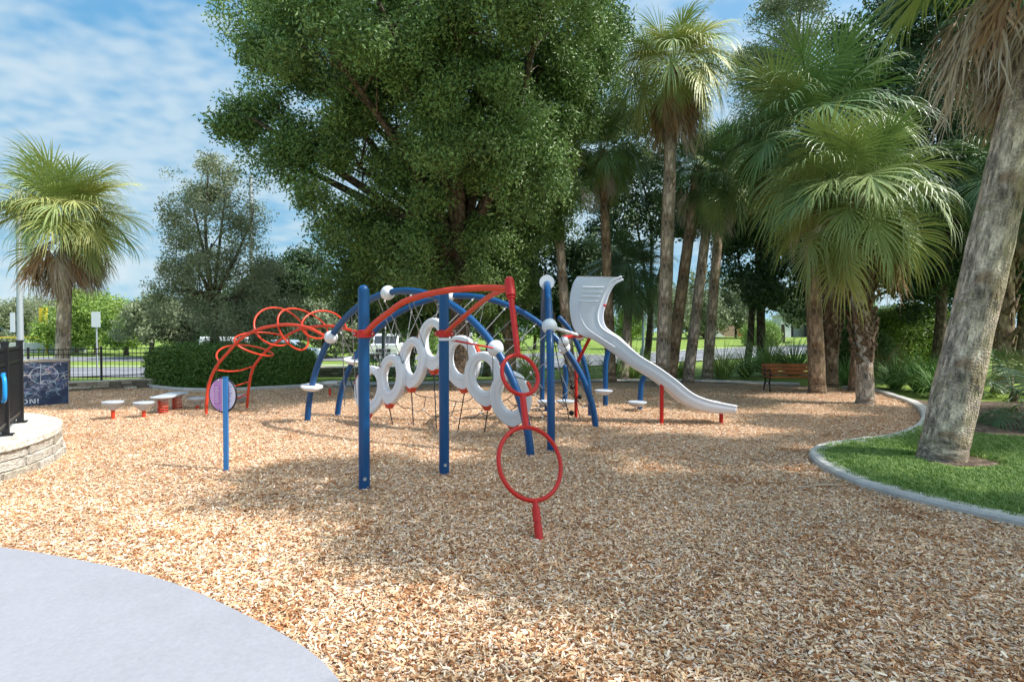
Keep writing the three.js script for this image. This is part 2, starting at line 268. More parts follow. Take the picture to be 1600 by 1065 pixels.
// the road beyond the fence with a kerb line on each side, then a pale far path
const roadLine = [[-70, -27], [-40, -27.5], [-20, -28.5], [-8, -30], [0, -33], [10, -40], [24, -52], [50, -66], [90, -80]];
structure('road', ribbon(roadLine, 9, 0.03, { n: 160, follow: true }), M.asphalt, 'pale grey asphalt road beyond the playground');
for (const s of [-1, 1]) {
  const c = new THREE.CatmullRomCurve3(roadLine.map(([x, z]) => V(x, 0, z))), q = [];
  for (let i = 0; i <= 40; i++) { const p = c.getPointAt(i / 40), T = c.getTangentAt(i / 40); q.push([p.x - T.z * s * 4.75, p.z + T.x * s * 4.75]); }
  structure('road_kerb', ribbon(q, 0.5, 0.09, { n: 160, follow: true }), M.concrete, s < 0 ? 'pale kerb along the near side of the road' : 'pale kerb along the far side of the road');
}
structure('road_marking', ribbon(roadLine, 0.12, 0.036, { n: 160, follow: true }), M.roadPaint, 'faded white centre line painted on the road');
structure('parking_bay', ribbon([[-60, -43], [-30, -43], [-10, -44], [6, -47]], 7, 0.03, { n: 80, follow: true }), M.asphalt, 'strip of grey parking beyond the road');

// loose chips lying over the bed
{
  const shp = new THREE.Shape([[-0.5, -0.1], [-0.38, -0.17], [0.34, -0.15], [0.5, -0.02], [0.41, 0.14], [-0.3, 0.17], [-0.5, 0.06]].map(([a, b]) => new THREE.Vector2(a, b)));
  const g = new THREE.ExtrudeGeometry(shp, { depth: 0.1, bevelEnabled: false }); g.rotateX(-Math.PI / 2); g.deleteAttribute('uv');
  const pp = g.attributes.position; for (let i = 0; i < pp.count; i++) { const x = pp.getX(i); pp.setY(i, pp.getY(i) - 0.35 * x * x + 0.03); } g.computeVertexNormals();
  const R = rng(5), mats = [], cols = [], m4 = new THREE.Matrix4(), q = new THREE.Quaternion(), e = new THREE.Euler(), col = new THREE.Color();
  const terrace = (x, z) => Math.hypot(x + 9.2, z + 6.6) < 3.1;
  for (let k = 0; k < 1050000; k++) {
    const d = 2.3 + 15.5 * R(), x = (R() * 2 - 1) * (d * 0.97 + 0.5), z = -d;
    const want = d < 6 ? 1 : d < 9 ? 0.8 : d < 13 ? 0.45 : 0.26; // thins out where chips are too small to tell apart
    if (R() > want * (d / 17.8) * (d < 6 ? 2.6 : 1.4)) continue;
    if (terrace(x, z) || !inside(mulchOutline, x, z) || inside(padOutline, x, z)) continue;
    const mound = 0.012 + 0.03 * fbm(x * 0.9, z * 0.9, 1.5, 3), l = 0.018 + 0.038 * R() * R() + 0.008 * R();
    e.set((R() - 0.5) * 0.9, R() * 6.283, (R() - 0.5) * 0.9); q.setFromEuler(e);
    mats.push(m4.compose(V(x, Math.max(0.004, mound + R() * 0.014), z), q, V(l, l * (0.7 + R() * 0.5), l * (0.4 + R() * 0.65))).clone());
    const dry = fbm(x * 0.6 + 7, z * 0.6, 4, 3) * 0.5, rot = fbm(x * 1.7, z * 1.7, 8, 3) > 0.2 && R() < 0.55, t = chipTone[rot ? [2, 3, 5][Math.floor(R() * 3)] : Math.min(7, Math.floor(R() * 8))], s = 0.93 + 0.28 * R() + dry * 0.3;
    cols.push(col.setRGB(t[0] * s, t[1] * s, t[2] * s, THREE.SRGBColorSpace).clone());
  }
  const im = shade(new THREE.InstancedMesh(g, M.chip, mats.length)); mats.forEach((m, i) => { im.setMatrixAt(i, m); im.setColorAt(i, cols[i]); });
  im.name = 'wood_chips'; im.userData = { kind: 'stuff', label: 'loose tan and brown wood chips strewn over the playground', category: 'wood chips' }; scene.add(im); console.log('chips', mats.length);
}
// grass blades on the island
{
  const R0 = rng(17), pos = [], idx = [];
  for (let b = 0; b < 9; b++) {
    const a = R0() * 6.283, lean = 0.2 + R0() * 0.7, h = 0.04 + R0() * 0.045, x0 = (R0() - 0.5) * 0.05, z0 = (R0() - 0.5) * 0.05, w = 0.0035, k = pos.length / 3, ca = Math.cos(a), sa = Math.sin(a);
    pos.push(x0 - sa * w, 0, z0 + ca * w, x0 + sa * w, 0, z0 - ca * w, x0 + ca * lean * h * 0.4 + sa * w * 0.8, h * 0.65, z0 + sa * lean * h * 0.4 - ca * w * 0.8, x0 + ca * lean * h * 0.4 - sa * w * 0.8, h * 0.65, z0 + sa * lean * h * 0.4 + ca * w * 0.8, x0 + ca * lean * h, h * (1 - lean * 0.25), z0 + sa * lean * h);
    idx.push(k, k + 1, k + 2, k, k + 2, k + 3, k + 3, k + 2, k + 4);
  }
  const g = rawGeo(pos, idx), R = rng(23), mats = [], cols = [], m4 = new THREE.Matrix4(), q = new THREE.Quaternion(), e = new THREE.Euler();
  for (let k = 0; k < 90000; k++) {
    const x = 3.6 + R() * 6.5, z = -3 - R() * 8; if (!inside(grassOutline, x, z) || Math.abs(x) > -z * 0.95 + 0.3) continue;
    const bare = fbm(x * 0.8, z * 0.8, 9, 3) + 0.55 * Math.exp(-((x - 6.1) ** 2 + (z + 7.75) ** 2 * 1.6) / 0.6); if (bare > 0.16 + R() * 0.25) continue;
    e.set(0, R() * 6.283, 0); const s = 0.7 + R() * 0.7; mats.push(m4.compose(V(x, 0.045, z), q.setFromEuler(e), V(s, s, s)).clone());
    const t = R(); cols.push(C(lerp(0.16, 0.4, t), lerp(0.33, 0.52, t), lerp(0.06, 0.14, t)));
  }
  const im = shade(new THREE.InstancedMesh(g, M.leaf, mats.length)); mats.forEach((m, i) => { im.setMatrixAt(i, m); im.setColorAt(i, cols[i]); });
  im.name = 'grass'; im.userData = { kind: 'stuff', label: 'short green grass inside the kerb around the leaning palm', category: 'grass' }; scene.add(im); console.log('grass', mats.length);
}

// ---------------------------------------------------------------- broadleaf trees
function leafSprig(seed, leaves, spread, len, wid) { // a twig's worth of leaves, each a folded blade
  const R = rng(seed), pos = [], idx = [];
  for (let i = 0; i < leaves; i++) {
    const o = V(R() - 0.5, R() - 0.5, R() - 0.5).multiplyScalar(spread * 1.5), d = V(R() - 0.5, (R() - 0.5) * 0.8 - 0.05, R() - 0.5).normalize(), s = V(R() - 0.5, R() * 0.4, R() - 0.5).cross(d).normalize(), n = d.clone().cross(s).normalize(), l = len * (0.7 + R() * 0.6), w = wid * (0.75 + R() * 0.5), k = pos.length / 3;
    for (const [a, b, c] of [[0, 0, 0], [0.45, 1, 0.12], [1, 0, -0.12], [0.45, -1, 0.12]]) { const p = o.clone().addScaledVector(d, a * l).addScaledVector(s, b * w).addScaledVector(n, c * l); pos.push(p.x, p.y, p.z); }
    idx.push(k, k + 1, k + 2, k, k + 2, k + 3);
  }
  const g = rawGeo(pos, idx).toNonIndexed(); g.computeVertexNormals(); return g;
}
const sprigs = [leafSprig(3, 22, 0.3, 0.1, 0.021), leafSprig(4, 18, 0.34, 0.12, 0.03), leafSprig(8, 26, 0.5, 0.2, 0.055)];
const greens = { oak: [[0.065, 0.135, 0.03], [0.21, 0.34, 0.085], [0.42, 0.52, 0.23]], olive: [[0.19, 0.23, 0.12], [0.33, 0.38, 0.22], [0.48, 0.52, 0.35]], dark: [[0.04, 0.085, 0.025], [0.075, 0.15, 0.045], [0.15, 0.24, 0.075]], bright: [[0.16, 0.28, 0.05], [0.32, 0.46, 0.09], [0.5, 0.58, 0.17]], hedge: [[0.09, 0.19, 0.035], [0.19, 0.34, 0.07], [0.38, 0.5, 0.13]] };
function foliage(points, sprig, tone, parent, seed, size = 1, name = 'crown') {
  const R = rng(seed), im = shade(new THREE.InstancedMesh(sprigs[sprig], M.leaf, points.length)), m4 = new THREE.Matrix4(), q = new THREE.Quaternion(), e = new THREE.Euler(), [a, b, c] = greens[tone];
  points.forEach((p, i) => {
    const s = size * (0.75 + R() * 0.55); e.set(R() * 6.3, R() * 6.3, R() * 6.3); im.setMatrixAt(i, m4.compose(p, q.setFromEuler(e), V(s, s, s)));
    const t = R(), u = 0.5 + fbm(p.x * 0.9, p.y * 0.9, p.z * 0.9, 2) * 1.2, k = mix3(mix3(a, b, Math.min(1, t * 1.4)), c, Math.max(0, t - 0.72) * 2 * u + 0.12 * u); im.setColorAt(i, C(...k));
  });
  im.name = name; im.userData.kind = 'stuff'; parent.add(im); return im;
}
function broadleaf({ name = 'oak_tree', label, base, fork, r = 0.3, lobes, count, sprig = 0, tone = 'oak', size = 1, seed = 1, hole = 0.16, limbs = true, clumps = 6.5, clumpR = 0.58, group, category = 'tree' }) {
  const t = thing(name, label, category, [base[0], 0, base[1]], group), [bx, bz] = base, gy = Math.min(0, landY(bx, -bz)), R = rng(seed * 77 + 5);
  const top = V(fork[0] - bx, fork[1], fork[2] - bz);
  mesh('trunk', trunkGeo([[0, gy - 0.1, 0, r * 1.35], [top.x * 0.06, gy + 0.35, top.z * 0.06, r], [top.x * 0.5 + 0.05, top.y * 0.55, top.z * 0.5, r * 0.9], [top.x, top.y, top.z, r * 0.75]], { seed, rad: 14, rough: 0.08 }), M.oakBark, t);
  const vol = lobes.map((l) => l[3] ** 2), tot = vol.reduce((a, b) => a + b, 0), pts = [];
  lobes.forEach((l, k) => {
    const c = V(l[0] - bx, l[1], l[2] - bz), lr = l[3];
    if (limbs) {
      const mid = top.clone().lerp(c, 0.5).add(V((R() - 0.5) * lr * 0.5, lr * 0.15, (R() - 0.5) * lr * 0.5)), b0 = r * (0.28 + 0.1 * R()), geos = [trunkGeo([[top.x, top.y - 0.1, top.z, b0 * 1.5], [mid.x, mid.y, mid.z, b0], [c.x, c.y, c.z, b0 * 0.45]], { seed: seed + k, rad: 7, seg: 5, rough: 0.06 })];
      for (let j = 0; j < 6; j++) { const d = V(R() - 0.5, R() * 0.8 - 0.15, R() - 0.5).normalize().multiplyScalar(lr * (0.7 + R() * 0.3)), s = mid.clone().lerp(c, 0.3 + R() * 0.7); geos.push(trunkGeo([[s.x, s.y, s.z, b0 * 0.4], [s.x + d.x * 0.5, s.y + d.y * 0.6, s.z + d.z * 0.5, b0 * 0.25], [s.x + d.x, s.y + d.y, s.z + d.z, b0 * 0.08]], { seed: j + k, rad: 5, seg: 3, rough: 0.05 })); }
      mesh('limb', merge(geos), M.oakBark, t);
    }
    // leaves gather in clumps on the shell of each lobe, with air between them
    const n = Math.round(count * vol[k] / tot), subs = [], ns = Math.max(5, Math.round(clumps * lr * lr));
    for (let j = 0; j < ns; j++) { const d = V(R() * 2 - 1, R() * 2 - 1, R() * 2 - 1).normalize(), rr = lr * (0.35 + 0.68 * Math.pow(R(), 0.5)) * (1 + 0.45 * fbm(d.x * 2.2 + k, d.y * 2.2 + seed, d.z * 2.2, 3)); subs.push([c.clone().addScaledVector(d, rr), clumpR * (0.6 + 0.8 * R())]); }
    for (let i = 0, guard = 0; i < n && guard < n * 6; guard++) {
      const [q, cr] = subs[Math.floor(R() * ns)], d = V(R() * 2 - 1, R() * 2 - 1, R() * 2 - 1); if (d.lengthSq() > 1) continue;
      const p = q.clone().add(V(d.x * cr, d.y * cr * 0.75, d.z * cr));
      if (fbm((p.x + bx) * 0.85 + seed, p.y * 0.85, (p.z + bz) * 0.85, 3) > hole + 0.08) continue;
      pts.push(p); i++;
    }
  });
  foliage(pts, sprig, tone, t, seed * 13 + 1, size); return t;
}

// the great oak over the middle of the playground
broadleaf({
  label: 'great spreading oak with a dense green crown behind the blue arches', base: xz(-1.733, 0.186, -17.5), fork: [-1.5, 4.2, -17.2], r: 0.34, count: 20500, sprig: 0, size: 1.12, seed: 2, hole: 0.15,
  lobes: [[-6.818, 10.473, -17, 1.5], [-7.417, 7.897, -16.4, 1.2], [-6.865, 6.958, -16.6, 0.95], [-5.246, 8.941, -16.5, 1.9], [-4.52, 6.651, -16.5, 1.7], [-3.209, 9.963, -16, 2.1], [-1.591, 7.377, -15, 2.0], [-0.357, 9.786, -16, 2.2], [1.196, 9.215, -16.5, 1.7], [1.514, 11.224, -17, 1.7], [0, 6.523, -15.2, 1.6], [-2.956, 5.273, -16.5, 1.6],
    [-4.667, 4.524, -17, 1.2], [-1.85, 4.075, -16.5, 1.4], [-0.302, 5.186, -18, 1.5], [-3.022, 13.283, -17, 1.9], [-0.4, 14.156, -18, 2.2], [1.801, 13.562, -18, 2.0], [-4.243, 8.969, -19, 2.2], [-1.276, 6.434, -19, 2.0], [-3.836, 3.576, -18, 1.2], [1.061, 8.759, -19, 1.8], [-0.969, 9.198, -14.5, 1.6], [-2.844, 3.506, -19.5, 1.2], [-0.224, 3.438, -20, 1.2], [-5.643, 3.936, -18.5, 1.0], [1.036, 5.797, -18.5, 1.2], [-1.111, 3.072, -18, 1.2], [-4.714, 2.877, -20, 1.0], [-3, 9.2, -12.9, 1.6], [-1, 9.6, -12.7, 1.5], [-4.6, 8.9, -13.3, 1.4], [0.8, 9.6, -12.8, 1.4]],
});
broadleaf({
  label: 'young upright oak with airy grey-green leaves rising behind the hedge', base: xz(-10.509, -0.045, -20), fork: [-10.5, 2.9, -20], r: 0.16, count: 1500, sprig: 0, tone: 'olive', size: 1.0, seed: 5, hole: 0.06, clumps: 12, clumpR: 0.45,
  lobes: [[-11.194, 6.232, -20, 1.15], [-10.026, 6.678, -20, 1.1], [-9.206, 5.846, -20.3, 0.9], [-10.376, 4.846, -19.7, 1.45], [-11.606, 4.485, -20.3, 0.9], [-9.309, 3.886, -20, 1.25], [-11.111, 3.044, -19.8, 1.25], [-9.571, 2.68, -19.6, 1.3], [-10.73, 7.447, -20.2, 0.5], [-12.298, 3.256, -20.6, 0.9], [-8.659, 2.894, -20.3, 1.0]],
});
broadleaf({
  label: 'small dark oak filling the gap between the young oak and the great oak', base: xz(-10.557, -0.218, -23), fork: [-10.2, 2.5, -23], r: 0.15, count: 900, sprig: 0, tone: 'dark', size: 1.4, seed: 6, hole: 0.14,
  lobes: [[-9.676, 3.812, -23, 0.9], [-8.713, 4.24, -23.4, 0.9], [-9.214, 2.9, -22.8, 1.2], [-10.536, 2.652, -23, 1.2]],
});
// trees that stand over the near right, out of the frame, and throw the shade on the foreground
broadleaf({ label: 'tall shade oak at the near right whose shadow covers the foreground chips', base: [9.8, -1.6], fork: [9.6, 4.6, -2.6], r: 0.36, count: 5200, sprig: 0, size: 1.25, seed: 9, hole: 0.14,
  lobes: [[5.0, 8, -5.6, 1.3], [6.7, 8.2, -4.2, 1.5], [7.7, 8, -2.5, 1.3], [8.4, 8.2, -0.8, 1.4], [8.6, 9, -4.6, 1.8], [10.4, 8.6, -2.8, 2.0], [10.4, 9, -4.2, 1.4], [12.2, 8.4, -2.6, 1.6], [11.5, 9, -0.6, 1.8]] });
broadleaf({ label: 'shade oak beyond the leaning palm at the right, outside the kerb', base: [15.2, -10], fork: [15, 4.6, -10], r: 0.32, count: 2200, sprig: 0, size: 1.3, seed: 10, hole: 0.16,
  lobes: [[13.4, 8.2, -9.6, 1.6], [15, 9.2, -8.4, 1.9], [16.4, 8.4, -10.4, 1.9], [14.6, 7.8, -10.8, 1.4]] });
// the dark belt of trees behind the palms on the right
const beltLabels = ['low dark oak filling the view under the great oak, left of the second blue post', 'low dark oak under the great oak, behind the red ring pole', 'dark oak behind the paired palm trunks left of the bench', 'dark oak with a low crown above the far lawn and bench', 'dark oak crowding behind the palm with the shaggy trunk', 'tall dark oak left of the leaning palm', 'tall dark oak at the far right behind the palmetto'];
[[xz(-4.494, 1.8, -25), 2.4, [[-5.609, 3.987, -25, 1.3], [-4.205, 4.547, -25, 1.4], [-3.024, 3.395, -24.5, 1.1], [-6.869, 3.174, -25.5, 1.0], [-4.402, 2.57, -24.5, 0.8]]],
 [xz(-1.123, 1.8, -25), 2.4, [[-1.542, 4.547, -25, 1.4], [0, 5.107, -25, 1.4], [1.122, 3.987, -25, 1.3], [-0.825, 3.12, -24.5, 1.0], [2.574, 4.602, -25.5, 1.3], [2.245, 3.007, -25, 0.9]]],
 [xz(6.37, 1.8, -27), 3, [[5.589, 8.385, -27, 1.9], [7.277, 7.272, -26, 1.5], [4.539, 5.673, -27, 1.5], [4.011, 4.206, -27.5, 1.2], [5.581, 10.939, -27, 1.8]]],
 [xz(10.749, 1.8, -26), 2.8, [[11.207, 7.272, -26, 1.9], [12.331, 5.107, -25, 1.5], [10.655, 4.323, -25, 1.25], [10.194, 6.401, -26, 1.3], [11.407, 3.806, -24.5, 0.9], [12.991, 8.385, -27, 1.9]]],
 [xz(14.29, 1.8, -24), 2.6, [[13.457, 4.437, -24, 1.7], [14.697, 4.842, -23, 1.8], [16.122, 6.851, -24, 1.9], [14.835, 7.061, -25, 2], [13.2, 3.093, -24, 1], [16.348, 3.593, -23.5, 1.3]]],
 [xz(14.524, 1.8, -19.5), 3.2, [[14.563, 5.339, -20, 1.7], [15.274, 6.556, -19.5, 1.8], [15.252, 3.998, -20, 1.3], [14.553, 8.325, -21, 1.8], [16.546, 4.511, -20.5, 1.4], [14.967, 8.903, -20, 1.7], [14.733, 10.59, -22, 1.9], [16.146, 13.28, -23, 1.9], [14.72, 12.718, -24, 1.8], [17.157, 13.024, -22, 1.9], [17.994, 10.628, -21.5, 1.7], [16.398, 14.966, -22, 1.8]]],
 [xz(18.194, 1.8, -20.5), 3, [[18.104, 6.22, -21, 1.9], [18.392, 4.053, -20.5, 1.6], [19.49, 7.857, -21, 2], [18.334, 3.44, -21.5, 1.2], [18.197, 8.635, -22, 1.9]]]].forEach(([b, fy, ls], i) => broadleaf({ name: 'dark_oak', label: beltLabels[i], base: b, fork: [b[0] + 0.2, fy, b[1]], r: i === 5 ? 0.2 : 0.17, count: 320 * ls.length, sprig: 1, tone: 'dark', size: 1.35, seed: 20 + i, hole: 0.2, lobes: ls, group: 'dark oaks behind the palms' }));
broadleaf({ name: 'feathery_tree', label: 'sunlit pale green tree whose top shows between the two tallest palms', base: [11.4, -26], fork: [11.2, 6, -26], r: 0.2, count: 1900, sprig: 0, tone: 'olive', size: 1.4, seed: 31, hole: 0.12, lobes: [[12.596, 15.639, -26, 1.7], [11.597, 13.628, -26, 1.5], [13.624, 13.915, -26, 1.8], [12.487, 11.034, -26, 2.0], [13.812, 18.553, -27, 1.7], [11.039, 10.456, -26, 1.6]] });
// tree line beyond the road, one tree after another
{
  const R = rng(41), list = [
    ['olive', -54.3, 62, 5.2, 'grey-green round tree at far left beyond the ball field'], ['olive', -53.8, 66, 6.2, 'grey-green tree just left of the left palm trunk'], ['bright', -38.0, 52, 5.2, 'bright yellow-green tree behind the blank street sign'], ['bright', -42.8, 56, 6, 'bright green tree right behind the left palm trunk'], ['bright', -33.9, 50, 4.2, 'low lime green tree to the right of the blank street sign'], ['olive', -27.9, 44, 4.6, 'rounded grey-green tree left of the young oak'],
    ['olive', -27.2, 47, 5, 'leafy tree above the parked white van'], ['dark', -23.0, 46, 5, 'dark tree above the red loop climber'], ['olive', -21.6, 52, 4.8, 'grey-green tree above the end of the hedge'], ['olive', -14.6, 44, 5.6, 'pale grey-green tree between the hedge and the blue arches'], ['bright', -15.9, 56, 4.2, 'light green tree behind the tall left blue post'],
    ['oak', -13.7, 58, 5.4, 'mid green tree above the white pickup truck'], ['oak', -9.1, 54, 5.2, 'mid green tree behind the top of the net'], ['dark', -5.5, 58, 6.0, 'dark tree behind the second blue post'], ['oak', -2.1, 62, 6, 'green tree behind the red ring pole'], ['oak', 2.4, 60, 5.6, 'green tree behind the blue arch with the disc top'], ['oak', 7.8, 66, 6, 'green tree far behind the slide hood'],
    ['bright', 11.6, 56, 3.6, 'yellow-green tree behind the middle of the slide'], ['olive', 22.3, 78, 7, 'hazy tree between the tall palm trunks'], ['olive', 27.6, 82, 8.4, 'hazy tall tree above the brick wall'], ['olive', 33.0, 84, 7.4, 'pale tree to the right of the brick wall'], ['olive', 35.0, 70, 5.2, 'small tree in front of the white pavilion'], ['oak', 35.7, 60, 6, 'green tree right of the white pavilion']];
  for (const [tone, x, d, h, label] of list) {
    const gy = landY(x, d), low = label.startsWith('small tree'), ls = [];
    for (let k = 0; k < 6; k++) { const a = R() * 6.28; ls.push([x + Math.cos(a) * h * 0.3 * R(), gy + h * (low ? 0.62 + 0.3 * R() : 0.3 + 0.55 * R()), -d + Math.sin(a) * h * 0.25, h * (0.22 + 0.1 * R())]); }
    const g = low ? [x - 1.7, -d] : [x, -d];
    broadleaf({ name: 'distant_tree', label, base: g, fork: [g[0], gy + h * 0.42, -d], r: low ? 0.26 : 0.18, count: 620, sprig: 2, tone, size: 1.15 * h / 5, seed: Math.round(200 + x * 10), hole: 0.25, limbs: false, clumps: 5, clumpR: 0.16 * h, lobes: ls, group: 'trees beyond the road' });
  }
}
// ---------------------------------------------------------------- hedges and shrubs: leaves over a shell on a twiggy core
function hedge(name, label, [x, z], [w, h, d], turn, tone, count, seed, size = 0.75, category = 'hedge', p = 4) {
  const t = thing(name, label, category, [x, 0, z]), R = rng(seed), pts = []; t.rotation.y = turn;
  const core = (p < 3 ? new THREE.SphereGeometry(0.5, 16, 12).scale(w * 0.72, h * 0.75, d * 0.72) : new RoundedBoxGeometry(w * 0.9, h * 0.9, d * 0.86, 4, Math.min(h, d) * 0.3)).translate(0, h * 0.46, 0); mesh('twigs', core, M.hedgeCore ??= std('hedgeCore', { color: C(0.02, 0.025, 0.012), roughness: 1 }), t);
  while (pts.length < count) {
    const v = V(R() * 2 - 1, R() * 2 - 1, R() * 2 - 1), l = Math.pow(Math.abs(v.x) ** p + Math.abs(v.y) ** p + Math.abs(v.z) ** p, 1 / p); if (l < 0.05) continue; v.divideScalar(l);
    const k = 0.93 + 0.09 * R() + (p < 3 ? 0.45 : 0.1) * fbm(v.x * w * 0.9 + seed, v.y * 2, v.z * 2, 3); pts.push(V(v.x * k * w / 2, h / 2 + v.y * k * h / 2, v.z * k * d / 2));
  }
  foliage(pts, 0, tone, t, seed, size, 'leaves'); return t;
}
hedge('clipped_hedge', 'low dense clipped green hedge behind the red loop climber', [-9.4, -19.1], [5.0, 1.2, 1.5], 0.02, 'hedge', 4600, 61, 0.9);
hedge('tall_hedge', 'tall sunlit leafy hedge behind the shaggy palm trunk at right', xz(17.567, 0.62, -25), [4.6, 2.7, 1.6], 0.15, 'bright', 2600, 62, 1.15, 'hedge', 3.2);
hedge('round_shrub', 'bushy green shrub between the bench and the tall hedge', xz(14.706, 0.667, -24), [2.2, 1.8, 1.6], 0, 'oak', 1100, 63, 1.1, 'shrub', 2.2);
hedge('round_shrub', 'yellow-green shrub on the far lawn beside the small tree trunk', xz(26.293, 1.126, -60), [3.6, 2.5, 2.4], 0, 'bright', 420, 64, 2.0, 'shrub', 2).position.y = 0.15;

// ---------------------------------------------------------------- cabbage palms
// one fan leaf: a stalk, a bent midrib and long blades that hang at the tips; built at its own pitch so that gravity acts the right way
function fan(seed, pitch, { stalk = 0.85, blade = 0.98, n = 44, droop = 1, spread = 118, dead = false } = {}) {
  const R = rng(seed), pos = [], idx = [], stalkGeo = [], down = V(0, -1, 0);
  let p = V(0, 0, 0), a = pitch * D2R; const line = [p.clone()], steps = 6;
  for (let i = 0; i < steps; i++) { a -= 0.055 * droop * Math.cos(a) + (dead ? 0.04 : 0); p = p.clone().add(V(Math.cos(a), Math.sin(a), 0).multiplyScalar(stalk / steps)); line.push(p.clone()); }
  const rib = [p.clone()], tang = [V(Math.cos(a), Math.sin(a), 0)];
  for (let i = 0; i < 5; i++) { a -= 0.17 * droop; p = p.clone().add(V(Math.cos(a), Math.sin(a), 0).multiplyScalar(blade * 0.1)); rib.push(p.clone()); tang.push(V(Math.cos(a), Math.sin(a), 0)); }
  const sg = new THREE.TubeGeometry(new THREE.CatmullRomCurve3([...line, ...rib.slice(1)]), 9, 0.014, 4);
  for (let i = 0; i < n; i++) {
    const t = (i / (n - 1)) * 2 - 1, f = (1 - Math.abs(t)) * 4.9, k = Math.floor(f), o = rib[k].clone().lerp(rib[k + 1], f - k), T = tang[k].clone().lerp(tang[k + 1], f - k).normalize(), S = V(0, 0, 1), N = S.clone().cross(T).normalize();
    const fold = dead ? 0.5 : 1, ph = t * spread * D2R * fold + (R() - 0.5) * 0.09, L = blade * (1 - 0.3 * t * t) * (0.88 + R() * 0.2), w = 0.0185 * (dead ? 0.8 : 1) * blade;
    let d = T.clone().multiplyScalar(Math.cos(ph)).addScaledVector(S, Math.sin(ph)).addScaledVector(N, (dead ? -0.1 : 0.22 * Math.abs(t)) + (R() - 0.5) * 0.16).normalize(), q = o.clone(); const b0 = pos.length / 3, seg = 6, limp = droop * (0.75 + R() * 0.9);
    for (let s = 0; s <= seg; s++) {
      const u = s / seg, side = N.clone().cross(d).normalize(), ww = w * (u < 0.35 ? 0.35 + u * 1.86 : Math.max(0.05, 1 - ((u - 0.35) / 0.65) ** 1.2));
      const tw = dead ? Math.sin(u * 5 + i) * 0.6 : 0; side.applyAxisAngle(d, tw);
      pos.push(q.x - side.x * ww, q.y - side.y * ww, q.z - side.z * ww, q.x + side.x * ww, q.y + side.y * ww, q.z + side.z * ww);
      d.lerp(down, (dead ? 0.28 : 0.05 + 0.5 * u * u * u * limp + 0.3 * Math.max(0, u - 0.4) * limp)).normalize(); if (dead) d.add(V(R() - 0.5, 0, R() - 0.5).multiplyScalar(0.5)).normalize();
      q = q.clone().addScaledVector(d, L / seg);
    }
    for (let s = 0; s < seg; s++) { const b = b0 + s * 2; idx.push(b, b + 1, b + 2, b + 1, b + 3, b + 2); }
  }
  const g = rawGeo(pos, idx); g.deleteAttribute('uv'); sg.deleteAttribute('uv'); return merge([g, sg]);
}
const fans = { up: [fan(1, 72, { droop: 0.5 }), fan(2, 66, { droop: 0.6 }), fan(3, 58, { droop: 0.7 })], mid: [fan(4, 42), fan(5, 32, { droop: 1.1 }), fan(6, 22, { droop: 1.15 })], low: [fan(7, 6, { droop: 1.15 }), fan(8, -10, { droop: 1.15 }), fan(9, -26, { droop: 1.1 })], hang: [fan(10, -44, { droop: 1.1 }), fan(11, -55, { droop: 1.2 })], dead: [fan(12, -52, { dead: true, stalk: 0.75, n: 46 }), fan(13, -64, { dead: true, stalk: 0.6, n: 46 }), fan(14, -74, { dead: true, stalk: 0.7, n: 46 })], out: [fan(15, -12, { dead: true, stalk: 0.85, n: 44 }), fan(16, -24, { dead: true, stalk: 0.8, n: 46 }), fan(17, -38, { dead: true, stalk: 0.75, n: 46 })] };
const bootGeo = (() => { const s = new THREE.Shape(); s.moveTo(-0.075, 0); s.lineTo(0.075, 0); s.lineTo(0.034, 0.2); s.lineTo(0.045, 0.34); s.lineTo(-0.02, 0.36); s.lineTo(-0.034, 0.2); const g = new THREE.ExtrudeGeometry(s, { depth: 0.028, bevelEnabled: true, bevelSize: 0.006, bevelThickness: 0.006, bevelSegments: 1 }); g.rotateX(0.2); return g; })();
